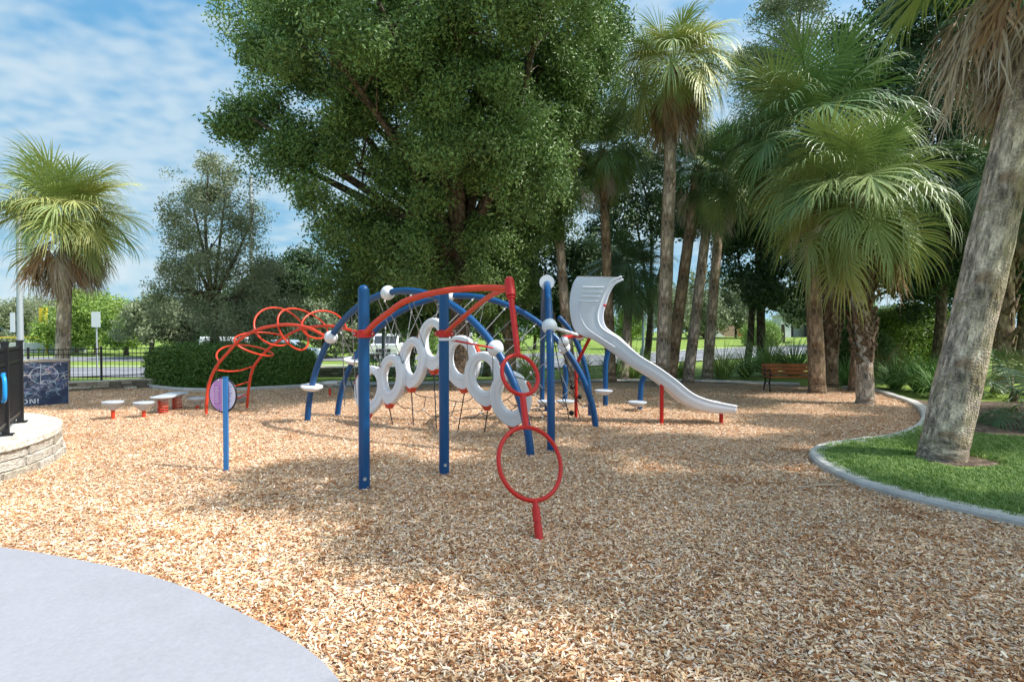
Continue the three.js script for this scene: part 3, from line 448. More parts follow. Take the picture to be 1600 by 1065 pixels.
function palm({ label, base, top, r = 0.2, green = 26, dead = 8, size = 1, seed = 1, tones = ['frondA', 'frondB', 'frondA', 'frondC'], deads = ['deadA', 'deadB', 'deadC'], bark = 'palmBark', boots = 0, bend = 0, low = 1, stalks = 0, flare = 1.25, span = 0.88, skirt = 0, deadSize = 1 }) {
  const t = thing('cabbage_palm', label, 'palm tree', [base[0], 0, base[1]]), R = rng(seed * 91 + 3), tx = top[0] - base[0], ty = top[1], tz = top[2] - base[1];
  const at = (f) => V(tx * (f + bend * f * (1 - f)), ty * f, tz * f);
  const pts = [[0, -0.1, 0, r * flare], [...at(0.04).toArray(), r * 1.08], [...at(0.3).toArray(), r], [...at(0.65).toArray(), r * 0.92], [...at(1).toArray(), r * 0.85]];
  mesh('trunk', trunkGeo(pts, { seed, rough: 0.05, rad: 26, seg: 14, freq: 2.2, rings: 0.012 }), M[bark], t);
  const c = at(1);
  mesh('crownshaft', lathe([[r * 0.86, -0.5], [r * 1.15, -0.3], [r * 1.2, -0.1], [r * 0.9, 0.15], [0.03, 0.3]], 10).translate(c.x, c.y, c.z), M.boot, t);
  for (let i = 0; i < boots; i++) { // old leaf bases in a criss-cross
    const f = i / boots, a = i * 2.39996, y = lerp(1.0, ty - 0.25, f), p = at(y / ty), b = mesh('leaf_base', bootGeo, M.boot, t), lean = 0.5;
    b.position.set(p.x + Math.cos(a) * r * 0.95, y, p.z + Math.sin(a) * r * 0.95); b.rotation.set(0, Math.PI / 2 - a, (i % 2 ? 1 : -1) * lean, 'YZX'); b.scale.setScalar(1.0 + 0.35 * R());
  }
  for (let i = 0; i < green + dead; i++) {
    const isDead = i >= green, f = isDead ? 1 : i / green * span, k = isDead ? (i % 3 === 0 ? 'dead' : 'out') : f < 0.22 ? 'up' : f < 0.55 ? 'mid' : f < 0.85 || !low ? 'low' : 'hang', set = fans[k];
    const m = mesh(isDead ? 'dead_frond' : 'frond', set[Math.floor(R() * set.length)], M[isDead ? deads[Math.floor(R() * deads.length)] : tones[Math.min(tones.length - 1, Math.floor((f * 0.55 + R() * 0.5) * tones.length))]], t);
    m.position.set(c.x, c.y + 0.12 - f * 0.3 - (isDead ? skirt : 0), c.z); m.rotation.set((R() - 0.5) * 0.7, i * 2.39996 + R() * 0.6, (R() - 0.5) * 0.4, 'YXZ'); m.scale.setScalar(size * (isDead ? deadSize : 1) * (0.74 + 0.46 * R()));
  }
  for (let i = 0; i < stalks; i++) { // old flower stalks
    const a = R() * 6.28, g = []; const e = V(Math.cos(a) * 1.1, -0.1 - R() * 0.5, Math.sin(a) * 1.1); g.push(tube([[0, 0, 0], [e.x * 0.5, 0.45, e.z * 0.5], [e.x, e.y + 0.3, e.z]], 0.012, 10, 4));
    for (let j = 0; j < 46; j++) { const u = 0.35 + 0.65 * R(), s = V(e.x * u, 0.42 * Math.sin(u * 2.6), e.z * u); g.push(bar(s, s.clone().add(V((R() - 0.5) * 0.45, -0.15 - R() * 0.4, (R() - 0.5) * 0.45)), 0.005, 3)); }
    mesh('flower_stalk', merge(g), M.seedStalk, t).position.copy(c);
  }
  return t;
}
palm({ label: 'shaggy palm with a brown skirt of dead fronds at far left by the fence', base: xz(-14.271, 0.646, -18), top: [-14.032, 5.146, -18], r: 0.2, green: 68, dead: 34, size: 1.12, seed: 3, tones: ['frondB', 'frondC', 'frondB', 'frondC'], stalks: 5, span: 0.6, skirt: 0.16, deadSize: 0.95 });
palm({ label: 'tallest palm with a round crown rising behind the slide', base: xz(4.97, 0.277, -18.8), top: [5.283, 10.311, -18.8], r: 0.22, green: 61, dead: 16, size: 1.22, seed: 4, tones: ['frondB', 'frondC', 'frondB', 'frondC'], deads: ['deadA', 'deadC', 'deadB'], stalks: 2 });
palm({ label: 'dark leaning palm right behind the tallest palm', base: xz(5.424, 0.213, -19.6), top: [6.487, 7.346, -20], r: 0.2, green: 34, dead: 6, size: 0.95, seed: 5, bark: 'palmBarkBrown', tones: ['frondA', 'frondDark', 'frondA'] });
palm({ label: 'slender palm leaning right, third trunk from the slide', base: xz(6.188, 0, -20), top: [6.981, 6.901, -20], r: 0.18, green: 34, dead: 4, size: 0.95, seed: 6, tones: ['frondA', 'frondB', 'frondA'] });
palm({ label: 'straight slim palm left of the bench, fourth trunk from the slide', base: xz(7.548, -0.006, -22), top: [8.119, 7.901, -22], r: 0.19, green: 38, dead: 4, size: 1.0, seed: 7, tones: ['frondDark', 'frondA', 'frondB'] });
palm({ label: 'smooth brown palm standing in the chips at the end of the bench', base: xz(8.93, 0.007, -16.6), top: [8.57, 7.234, -16.6], r: 0.215, green: 74, dead: 6, size: 1.5, seed: 8, bark: 'palmBarkBrown', tones: ['frondA', 'frondA', 'frondB', 'frondA'] });
palm({ label: 'palm with criss-crossed leaf bases on its trunk near the right kerb', base: xz(8.84, 0.01, -14.2), top: [8.583, 4.979, -14.2], r: 0.19, green: 61, dead: 6, size: 1.2, seed: 9, boots: 110, tones: ['frondA', 'frondB', 'frondB', 'frondC'] });
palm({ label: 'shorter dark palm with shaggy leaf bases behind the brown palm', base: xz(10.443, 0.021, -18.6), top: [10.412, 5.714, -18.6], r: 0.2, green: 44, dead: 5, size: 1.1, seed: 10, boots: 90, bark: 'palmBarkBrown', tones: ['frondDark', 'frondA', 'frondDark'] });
palm({ label: 'big grey palm leaning right on the grass inside the kerb', base: xz(5.931, -0.006, -7.85), top: [7.547, 7.266, -7.9], r: 0.265, green: 32, dead: 56, size: 1.2, seed: 11, span: 0.55, skirt: 0.1, bend: 0, tones: ['frondA', 'frondB'], deads: ['deadA', 'deadA', 'deadC', 'deadB'], flare: 1.12 });
palm({ label: 'slim palm with a grey skirt just left of the slide hood', base: xz(2.093, 0, -20), top: [1.521, 7.524, -20], r: 0.17, green: 44, dead: 13, size: 0.95, seed: 13, bend: 0.3, tones: ['frondB', 'frondC', 'frondA'], deads: ['deadA', 'deadC'] });
palm({ label: 'dark-trunked palm behind the slide hood', base: xz(3.575, -0.045, -20.5), top: [3.254, 8.055, -20.5], r: 0.18, green: 48, dead: 5, size: 1.05, seed: 14, bark: 'palmBarkBrown', tones: ['frondB', 'frondA', 'frondB'] });
palm({ label: 'brown-trunked palm behind the red ring pole', base: xz(-0.047, 0.099, -21), top: [-0.164, 7.109, -21], r: 0.2, green: 28, dead: 16, size: 0.85, seed: 15, bark: 'palmBarkBrown', boots: 40, tones: ['frondA', 'frondB'], deads: ['deadB', 'deadA'] });
palm({ label: 'low dark palm showing to the right of the slide hood', base: xz(4.233, -0.086, -21.5), top: [4.461, 3.922, -21.5], r: 0.17, green: 50, dead: 4, size: 0.95, seed: 16, tones: ['frondDark', 'frondDark', 'frondA'] });
palm({ label: 'brown shaggy palm right of the leaning trunk', base: xz(14.672, 0.136, -17), top: [14.743, 5.946, -17], r: 0.24, green: 40, dead: 10, size: 1.1, seed: 17, bark: 'palmBarkBrown', boots: 50, tones: ['frondDark', 'frondA', 'frondDark'], deads: ['deadB', 'deadA'] });
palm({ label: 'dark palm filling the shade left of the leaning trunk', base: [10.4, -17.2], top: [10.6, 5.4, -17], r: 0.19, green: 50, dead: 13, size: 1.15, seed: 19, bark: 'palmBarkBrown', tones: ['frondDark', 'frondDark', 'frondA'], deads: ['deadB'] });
// palmettos: fans straight from the ground
function palmetto(label, [x, z], size, seed, n = 16) {
  const t = thing('palmetto', label, 'palmetto', [x, 0, z], 'palmettos at the right edge'), R = rng(seed); mesh('crown_base', lathe([[0.09, -0.05], [0.1, 0.1], [0.05, 0.22], [0.01, 0.26]], 8), M.boot, t);
  for (let i = 0; i < n; i++) { const k = i < n * 0.3 ? 'up' : i < n * 0.75 ? 'mid' : 'low', m = mesh('frond', fans[k][Math.floor(R() * 3)], M[['frondA', 'frondDark', 'frondB'][Math.floor(R() * 3)]], t); m.position.y = 0.12; m.rotation.y = i * 2.4 + R() * 0.5; m.scale.setScalar(size * (0.8 + R() * 0.4)); }
}
palmetto('low palmetto with drooping fans at the right edge behind the grass', [10.081, -10.654], 0.75, 3, 18);
palmetto('palmetto with stiff fans in front of the brown shaggy palm at right', [13.207, -14.947], 0.8, 4, 16);
palmetto('small palmetto just right of the leaning trunk', [13.178, -15.995], 0.5, 5, 10);

// ---------------------------------------------------------------- clumps of strap-leaved ornamental grass
function clumpGeo(seed, n, h) {
  const R = rng(seed), pos = [], idx = [];
  for (let i = 0; i < n; i++) {
    const a = R() * 6.283, out = 0.25 + R() * 0.75, L = h * (0.75 + R() * 0.5), x0 = Math.cos(a) * 0.16 * R(), z0 = Math.sin(a) * 0.16 * R(), sx = -Math.sin(a), sz = Math.cos(a), k = pos.length / 3, seg = 4; let el = 1.5 - out * 0.45, x = x0, y = 0, z = z0;
    for (let s = 0; s <= seg; s++) { const w = 0.011 * (s < 2 ? 0.8 + s * 0.2 : 1 - (s - 1) / seg); pos.push(x - sx * w, y, z - sz * w, x + sx * w, y, z + sz * w); el -= out * 0.42 * (0.6 + s * 0.35); x += Math.cos(a) * Math.cos(el) * L / seg; y += Math.sin(el) * L / seg; z += Math.sin(a) * Math.cos(el) * L / seg; }
    for (let s = 0; s < seg; s++) { const b = k + s * 2; idx.push(b, b + 1, b + 2, b + 1, b + 3, b + 2); }
  }
  return rawGeo(pos, idx);
}
const clumps = [clumpGeo(1, 260, 1.25), clumpGeo(2, 240, 1.1), clumpGeo(3, 280, 1.35)];
[['bladeGreen', -5.041, -21.336, 0.75, 'dark grass clump behind the left ring panels'], ['bladeGreen', -3.435, -21.055, 0.75, 'grass clump behind the middle ring panels'], ['bladeGreen', -1.52, -20.781, 0.8, 'grass clump behind the ring panels right of the second post'], ['bladeLight', 0.663, -21.055, 1, 'grass clump behind the upper red ring'], ['bladeLight', 2.554, -21.625, 0.95, 'light grass clump behind the blue arch feet'], ['bladeLight', 4.751, -22.227, 1.0, 'light grass clump under the middle of the slide'], ['bladeLight', 8.251, -22.227, 1.05, 'light grass clump beside the slim palm trunks'],
  ['bladeGreen', 9.387, -22.862, 1.0, 'grass clump at the left end of the bench'], ['bladeLight', 10.748, -23.887, 1.25, 'tall sunny grass clump behind the bench'], ['bladeGreen', 11.48, -23.194, 1.2, 'tall green grass clump behind the right half of the bench'], ['bladeGreen', 11.526, -19.512, 0.9, 'dark grass clump between the shaggy palms'], ['bladeDry', 14.788, -22.862, 1.05, 'dry straw-coloured grass clump in front of the tall hedge'], ['bladeDry', 14.428, -23.536, 0.9, 'dry grass clump beside the bushy shrub'], ['bladeGreen', 12.274, -18.18, 0.9, 'green grass clump behind the far bend of the kerb'], ['bladeGreen', 12.35, -17.201, 0.95, 'green grass clump left of the leaning trunk'], ['bladeGreen', 11.825, -15.681, 0.85, 'green grass clump behind the leaning trunk'], ['bladeLight', 6.687, -22.862, 0.85, 'light grass clump between the leaning palm trunks'], ['bladeGreen', 3.822, -21.922, 0.8, 'grass clump at the foot of the dark palm behind the slide']].forEach(([m, x, z, s, label], i) => {
  const c = mesh('grass_clump', clumps[i % 3], M[m]); c.position.set(x, -0.02, z); c.rotation.y = i * 1.7; c.scale.set(s * 1.3, s * 1.12, s * 1.3); tag(c, label, 'grass clump', 'clumps of ornamental grass');
});

// ---------------------------------------------------------------- play equipment
// --- spinner: two blue posts carrying two red arms that hold the top of a leaning pole with two rings
{
  const a = [-1.69, -6.485], b = [-0.856, -7.156], base = V(0.237, 0, -4.87), top = V(-0.02, 2.249, -5.8); base.y = 0;
  const t = thing('ring_spinner', 'two round-topped blue posts with red arms holding a leaning red pole with two rings', 'play equipment', [b[0], 0, b[1]]);
  const o = t.position, L = (x, y, z) => V(x - o.x, y - o.y, z - o.z), loc = (v) => v.clone().sub(o);
  const postGeo = lathe([[0, -0.1], [0.0635, -0.1], [0.0635, 2.26], [0.058, 2.295], [0.042, 2.318], [0.02, 2.33], [0, 2.333]], 28);
  for (const [x, z] of [a, b]) {
    const p = mesh('post', postGeo, M.blue, t); p.position.copy(L(x, 0, z));
    mesh('maker_plate', new THREE.CylinderGeometry(0.02, 0.02, 0.004, 16).rotateX(Math.PI / 2).rotateY(0.35).translate(0.0215, 0.13, 0.0605), M.galvanised, p);
    const cl = mesh('clamp', merge([new THREE.CylinderGeometry(0.078, 0.078, 0.075, 28, 1, true).translate(0, 1.775, 0), new THREE.TorusGeometry(0.072, 0.008, 6, 28).rotateX(Math.PI / 2).translate(0, 1.8125, 0), new THREE.TorusGeometry(0.072, 0.008, 6, 28).rotateX(Math.PI / 2).translate(0, 1.7375, 0), rbox(0.05, 0.06, 0.03, 0.008, -0.095, 1.775, 0), rbox(0.05, 0.06, 0.03, 0.008, 0.095, 1.775, 0)]), M.red, p);
    for (const s of [-1, 1]) mesh('bolt', ball(0.011, s * 0.1, 1.775, 0.018, 8), M.steel, cl);
  }
  const strap = mesh('strap', merge([new THREE.CylinderGeometry(0.071, 0.071, 0.035, 28, 1, true).translate(b[0] - o.x, 1.705, b[1] - o.z), box(0.1, 0.035, 0.05, b[0] - o.x + 0.09, 1.705, b[1] - o.z)]), M.plastic, t);
  const arm = (pts) => pts.map(([x, y, z]) => L(x, y, z));
  mesh('arm', tube(arm([[-1.65, 1.793, -6.44], [-1.524, 1.908, -6.4], [-1.385, 2.007, -6.36], [-1.216, 2.118, -6.3], [-1.012, 2.184, -6.22], [-0.755, 2.233, -6.12], [-0.5, 2.253, -6.02], [-0.252, 2.255, -5.92], [-0.052, 2.244, -5.82]]), 0.034, 60, 14), M.orangeRed, t);
  mesh('arm', tube(arm([[-0.822, 1.792, -7.1], [-0.538, 2.005, -6.75], [-0.306, 2.156, -6.35], [-0.163, 2.214, -6.05], [-0.059, 2.239, -5.84]]), 0.03, 40, 14), M.orangeRed, t);
  const dir = base.clone().sub(top).normalize(), at = (py, D) => 0; void at;
  const pole = (f) => top.clone().addScaledVector(dir, f * base.distanceTo(top));
  const r1 = { c: 0.383, r: 0.2 }, r2 = { c: 0.727, r: 0.33 }, len = base.distanceTo(top);
  mesh('bearing', merge([bar(loc(pole(-0.03)), loc(pole(0.04)), 0.05, 20), ball(0.049, ...loc(pole(-0.03)).toArray(), 18), bar(loc(pole(0.045)), loc(pole(0.052)), 0.042, 20)]), M.red, t);
  mesh('pole', merge([bar(loc(pole(0.05)), loc(pole(r1.c - r1.r / len)), 0.03, 16), bar(loc(pole(r1.c + r1.r / len)), loc(pole(r2.c - r2.r / len)), 0.03, 16), bar(loc(pole(r2.c + r2.r / len)), loc(pole(0.9)), 0.026, 16)]), M.red, t);
  for (const r of [r1, r2]) {
    const g = new THREE.TorusGeometry(r.r, 0.02, 14, 64), m = mesh('ring', g, M.red, t), up = dir.clone().negate(), n = V(0.5, 0, 0.86), side = up.clone().cross(n).normalize(), nn = side.clone().cross(up).normalize();
    m.quaternion.setFromRotationMatrix(new THREE.Matrix4().makeBasis(side, up, nn)); m.position.copy(loc(pole(r.c)));
  }
  mesh('swivel', merge([bar(loc(pole(0.885)), loc(pole(0.935)), 0.036, 18), bar(loc(pole(0.94)), loc(pole(1.03)), 0.036, 18), bar(loc(pole(0.93)), loc(pole(0.945)), 0.028, 16)]), M.red, t);
}
// --- arches, net and ring panels
const arch = (p, q, H) => { const P = V(p[0], 0, p[1]), Q = V(q[0], 0, q[1]), h = P.distanceTo(Q) / 2, R = (h * h + H * H) / (2 * H), a0 = Math.asin(Math.min(1, (H - R) / R)), A = Math.PI / 2 + a0, dir = Q.clone().sub(P).normalize(), mid = P.clone().lerp(Q, 0.5); return (t) => { const a = (t * 2 - 1) * A; return mid.clone().addScaledVector(dir, Math.sin(a) * R).setY(H - R + Math.cos(a) * R); }; };
const archA = arch([-4.115, -11.417], [0.269, -8.231], 2.5), archB = arch([-3.752, -12.203], [1.583, -10.725], 2.52), archC = arch([0.587, -8.54], [0.72, -13.6], 2.78);
const saucer = lathe([[0.001, -0.1], [0.06, -0.095], [0.15, -0.06], [0.205, -0.01], [0.215, 0.012], [0.205, 0.028], [0.19, 0.028], [0.17, 0.018], [0.001, 0.012]], 32);
{
  const t = thing('arch_net_climber', 'tall blue arches with white balls, a rope net and a row of white rings', 'climbing frame', [-1.6, 0, -10.6]), o = t.position, loc = (v) => v.clone().sub(o);
  for (const a of [archA, archB, archC]) mesh('arch', tube(Array.from({ length: 33 }, (_, i) => loc(a(-0.02 + i / 32 * 1.04))), 0.06, 96, 18), M.blue, t);
  const joint = (v, r = 0.125) => { const g = new THREE.SphereGeometry(r, 24, 16); const m = mesh('ball_connector', g, M.plastic, t); m.position.copy(loc(v)); mesh('seam', new THREE.TorusGeometry(r * 1.0, 0.006, 6, 32), M.plasticGrey, m).rotation.set(0.3, 0.5, 0); return m; };
  for (const [a, f] of [[archA, 0.235], [archA, 0.46], [archA, 0.79], [archB, 0.475], [archB, 0.8], [archC, 0.24]]) joint(a(f));
  joint(archC(0.44), 0.12); joint(V(0.947, 1.613, -10.4), 0.1); joint(V(1.358, 1.723, -11.4), 0.1);
  mesh('disc_cap', new THREE.CylinderGeometry(0.135, 0.135, 0.03, 28).rotateX(Math.PI / 2), M.plastic, t).position.copy(loc(archC(0.4)).add(V(0.0, 0.05, -0.06)));
  mesh('tie_bar', bar(loc(V(-0.777, 1.695, -7.2)), loc(archA(0.79)), 0.014, 8), M.red, t);
  mesh('tie_bar', bar(loc(archC(0.24)), loc(V(1.358, 1.723, -11.4)), 0.03, 10), M.plastic, t);
  for (const [a, f, tilt] of [[archA, 0.09, 0.12], [archB, 0.155, 0.18]]) { const s = mesh('step_pod', saucer, M.plastic, t); s.position.copy(loc(a(f))).add(V(0.03, 0, 0.1)); s.rotation.set(tilt, 0, -0.1); s.scale.set(1.02, 0.9, 1.02); }
  // ring panels in a rising and falling row
  const outer = new THREE.Shape(), inn = new THREE.Path();
  { const pts = [], q = []; for (let i = 0; i < 48; i++) { const a = i / 48 * Math.PI * 2, s = Math.sin(a), c = Math.cos(a), low = Math.max(0, -s); pts.push(new THREE.Vector2(c * 0.315 * (1 - 0.35 * low ** 3), s * (s < 0 ? 0.47 : 0.4) * (1 - 0.0 * low))); q.push(new THREE.Vector2(c * 0.2, 0.02 + s * 0.29)); } outer.setFromPoints(pts); inn.setFromPoints(q); outer.holes.push(inn); }
  const panelGeo = new THREE.ExtrudeGeometry(outer, { depth: 0.07, bevelEnabled: true, bevelThickness: 0.03, bevelSize: 0.03, bevelSegments: 4, curveSegments: 40 }).translate(0, 0, -0.035); panelGeo.deleteAttribute('uv');
  const ovalPts = Array.from({ length: 40 }, (_, i) => V(Math.cos(i / 40 * 6.2832) * 0.25, 0.02 + Math.sin(i / 40 * 6.2832) * 0.34, 0));
  const rimGeo = merge([tube(ovalPts.map((p) => p.clone().setZ(0.066)), 0.007, 60, 6, true), tube(ovalPts.map((p) => p.clone().setZ(-0.066)), 0.007, 60, 6, true)]); rimGeo.deleteAttribute('uv');
  const bottomBracket = (() => { const s = new THREE.Shape([[-0.1, 0.06], [0.1, 0.06], [0.03, -0.05], [-0.03, -0.05]].map((p) => new THREE.Vector2(...p))); return new THREE.ExtrudeGeometry(s, { depth: 0.1, bevelEnabled: true, bevelSize: 0.01, bevelThickness: 0.01, bevelSegments: 1 }).translate(0, 0, -0.05); })();
  const sideBracket = new RoundedBoxGeometry(0.07, 0.2, 0.1, 2, 0.02);
  const rings = [[-2.81, 0.668, -11.3, 0.1], [-2.331, 0.908, -11.02, -0.16], [-1.87, 1.241, -10.8, -0.2], [-1.446, 1.598, -10.55, -0.1], [-0.913, 1.28, -10.28, 0.12], [-0.485, 1, -10.02, 0.2], [-0.022, 0.681, -9.75, 0.25]];
  const feet = [[-2.738, -11.255], [-2.293, -10.946], [-1.873, -10.798], [-1.398, -10.513], [-0.987, -10.309], [-0.498, -10.049], [-0.044, -9.682]];
  const rope = (p, q, r = 0.009, m = M.ropeGrey, sag = 0) => mesh('rope', sag ? tube([p, p.clone().lerp(q, 0.5).add(V(0, -sag, 0)), q], r, 8, 5, false, false) : bar(p, q, r, 5), m, t);
  const clampGeo = new THREE.SphereGeometry(0.02, 8, 6), knot = (p) => { mesh('rope_clamp', clampGeo, M.plastic, t).position.copy(p); };
  rings.forEach(([x, y, z, turn], i) => {
    const m = mesh('ring_panel', panelGeo, M.plastic, t); m.position.copy(loc(V(x, y, z))); m.rotation.set(0.05 * (i - 3), -0.5 + turn, (i < 3 ? -0.1 : i > 3 ? 0.1 : 0)); m.scale.setScalar(1.06); m.updateMatrix();
    mesh('rim', rimGeo, M.plasticGrey, m);
    const bb = mesh('bracket', bottomBracket, M.orangeRed, m); bb.position.y = -0.5; const lb = mesh('bracket', sideBracket, M.orangeRed, m); lb.position.set(i < 4 ? -0.31 : 0.32, 0.14, 0); lb.rotation.z = i < 4 ? -0.35 : 0.35;
    const bot = V(0, -0.55, 0).applyMatrix4(m.matrix), tl = V(-0.27, 0.28, 0).applyMatrix4(m.matrix), tr = V(0.27, 0.28, 0).applyMatrix4(m.matrix), f = 0.24 + i * 0.085;
    rope(bot, loc(V(feet[i][0], -0.03, feet[i][1])), 0.011, M.ropeBlack);
    rope(tl, loc(archA(f + 0.03)), 0.008); rope(tr, loc(archB(f + 0.05)), 0.008); rope(tl, loc(archB(f)), 0.007, M.ropeGrey); rope(tr, loc(archA(f + 0.1)), 0.008, i > 4 ? M.ropeBlack : M.ropeGrey);
    knot(loc(archA(f + 0.03)).lerp(tl, 0.12)); knot(loc(archB(f + 0.05)).lerp(tr, 0.12));
  });
  // the honeycomb net from the far arch down to the ring row
  const S = (u, v) => { const p = archB(0.14 + u * 0.8), q = V(lerp(feet[0][0], feet[6][0], u) - 0.35 + u * 0.9, 0.28 + 0.1 * Math.sin(u * 9), lerp(feet[0][1], feet[6][1], u) - 0.3 + u * 0.1), k = p.lerp(q, v); k.y -= 0.22 * Math.sin(v * Math.PI) * Math.min(1, k.y); k.y = Math.max(0.12, k.y); return loc(k); };
  const W = 13, Hn = 5;
  for (let j = 0; j <= Hn; j++) for (let i = 0; i <= W; i++) {
    const z = (i + j) % 2 ? 0.22 : -0.12, p = S(i / W, Math.min(1, Math.max(0, (j + z) / Hn)));
    if (i < W && j > 0) { const z2 = (i + 1 + j) % 2 ? 0.22 : -0.12; rope(p, S((i + 1) / W, Math.min(1, Math.max(0, (j + z2) / Hn))), 0.008, (i + j) % 3 ? M.ropeBlack : M.ropeGrey, j > 3 ? 0.05 : 0); }
    if (j < Hn && (i + j) % 2) { const z3 = (i + j + 1) % 2 ? 0.22 : -0.12; rope(p, S(i / W, Math.min(1, Math.max(0, (j + 1 + z3) / Hn))), 0.008, j < 2 ? M.ropeGrey : M.ropeBlack); }
    if (j > 0 && (i * 3 + j) % 4 === 0) knot(p);
  }
  // loose ropes hanging on the right between the third arch and the far arch
  for (const [f, g] of [[0.3, 0.86], [0.36, 0.8], [0.62, 0.9], [0.7, 0.94]]) { const p = loc(archC(f)), q = loc(archB(g)); rope(p, q, 0.009, M.ropeBlack, 0.12); knot(p.clone().lerp(q, 0.45).add(V(0, -0.11, 0))); }
  for (const f of [0.27, 0.5]) rope(loc(archC(f)), loc(V(0.9 + f, 0, -11.6)), 0.009, M.ropeBlack);
  rope(loc(archB(0.12)), loc(V(-3.1, 0.3, -11.6)), 0.012, M.ropeBlack, 0.05);
  rope(loc(archA(0.29)), loc(V(-3.3, 0.35, -11.2)), 0.009); rope(loc(archA(0.33)), loc(V(-3.1, 0.5, -11.3)), 0.008);
}
// --- red loop climber
{
  const t = thing('loop_climber', 'orange-red arched ladder wound with curling loops at left of the arches', 'climbing frame', [-5.4, 0, -12.2]), o = t.position, L = (l) => l.map(([x, y, z]) => V(x - o.x, y, z - o.z));
  const one = new THREE.CatmullRomCurve3(L([[-6.62, -0.05, -12.28], [-6.547, 0.629, -12.25], [-6.312, 1.062, -12.15], [-6.014, 1.367, -12.05], [-5.67, 1.653, -11.9], [-5.267, 1.84, -11.75], [-4.86, 1.917, -11.6], [-4.476, 1.941, -11.45], [-4.087, 1.889, -11.3], [-3.863, 1.813, -11.2], [-3.623, 1.688, -11.12]]), false, 'centripetal');
  const two = new THREE.CatmullRomCurve3(L([[-6.24, -0.05, -13.35], [-6.15, 0.573, -13.3], [-6.035, 0.951, -13.25], [-5.78, 1.253, -13.15], [-5.471, 1.507, -13.05], [-5.209, 1.655, -12.95], [-4.817, 1.843, -12.8], [-4.388, 1.913, -12.6], [-3.956, 1.925, -12.4], [-3.55, 1.855, -12.2], [-3.236, 1.773, -12.05]]), false, 'centripetal');
  for (const c of [one, two]) mesh('rail', tube(c.getSpacedPoints(40), 0.032, 80, 12), M.orangeRed, t);
  const wob = []; for (let i = 0; i <= 260; i++) {
    const u = i / 260, s = 0.3 + u * 0.62, p = one.getPointAt(s), q = two.getPointAt(s), m = p.clone().lerp(q, 0.5), side = p.clone().sub(q).multiplyScalar(0.5), T = one.getTangentAt(s), up = T.clone().cross(side).normalize(); if (up.y < 0) up.negate();
    const w = u * Math.PI * 2 * 4.5, big = 0.7 + 0.3 * Math.sin(u * 3) + 0.28 * Math.sin(w * 0.43 + 1); wob.push(m.addScaledVector(side, Math.cos(w) * 1.0).addScaledVector(up, Math.sin(w) * 0.42 * big).addScaledVector(T, -0.16 * Math.sin(w)));
  }
  mesh('loop', tube(wob, 0.02, 520, 9), M.orangeRed, t);
  for (const s of [0.09, 0.16, 0.25]) { const p = one.getPointAt(s), q = two.getPointAt(s); mesh('rung', tube([p, p.clone().lerp(q, 0.35).add(V(0, -0.07, 0)), p.clone().lerp(q, 0.65).add(V(0, -0.07, 0)), q], 0.018, 20, 8), M.orangeRed, t); }
}
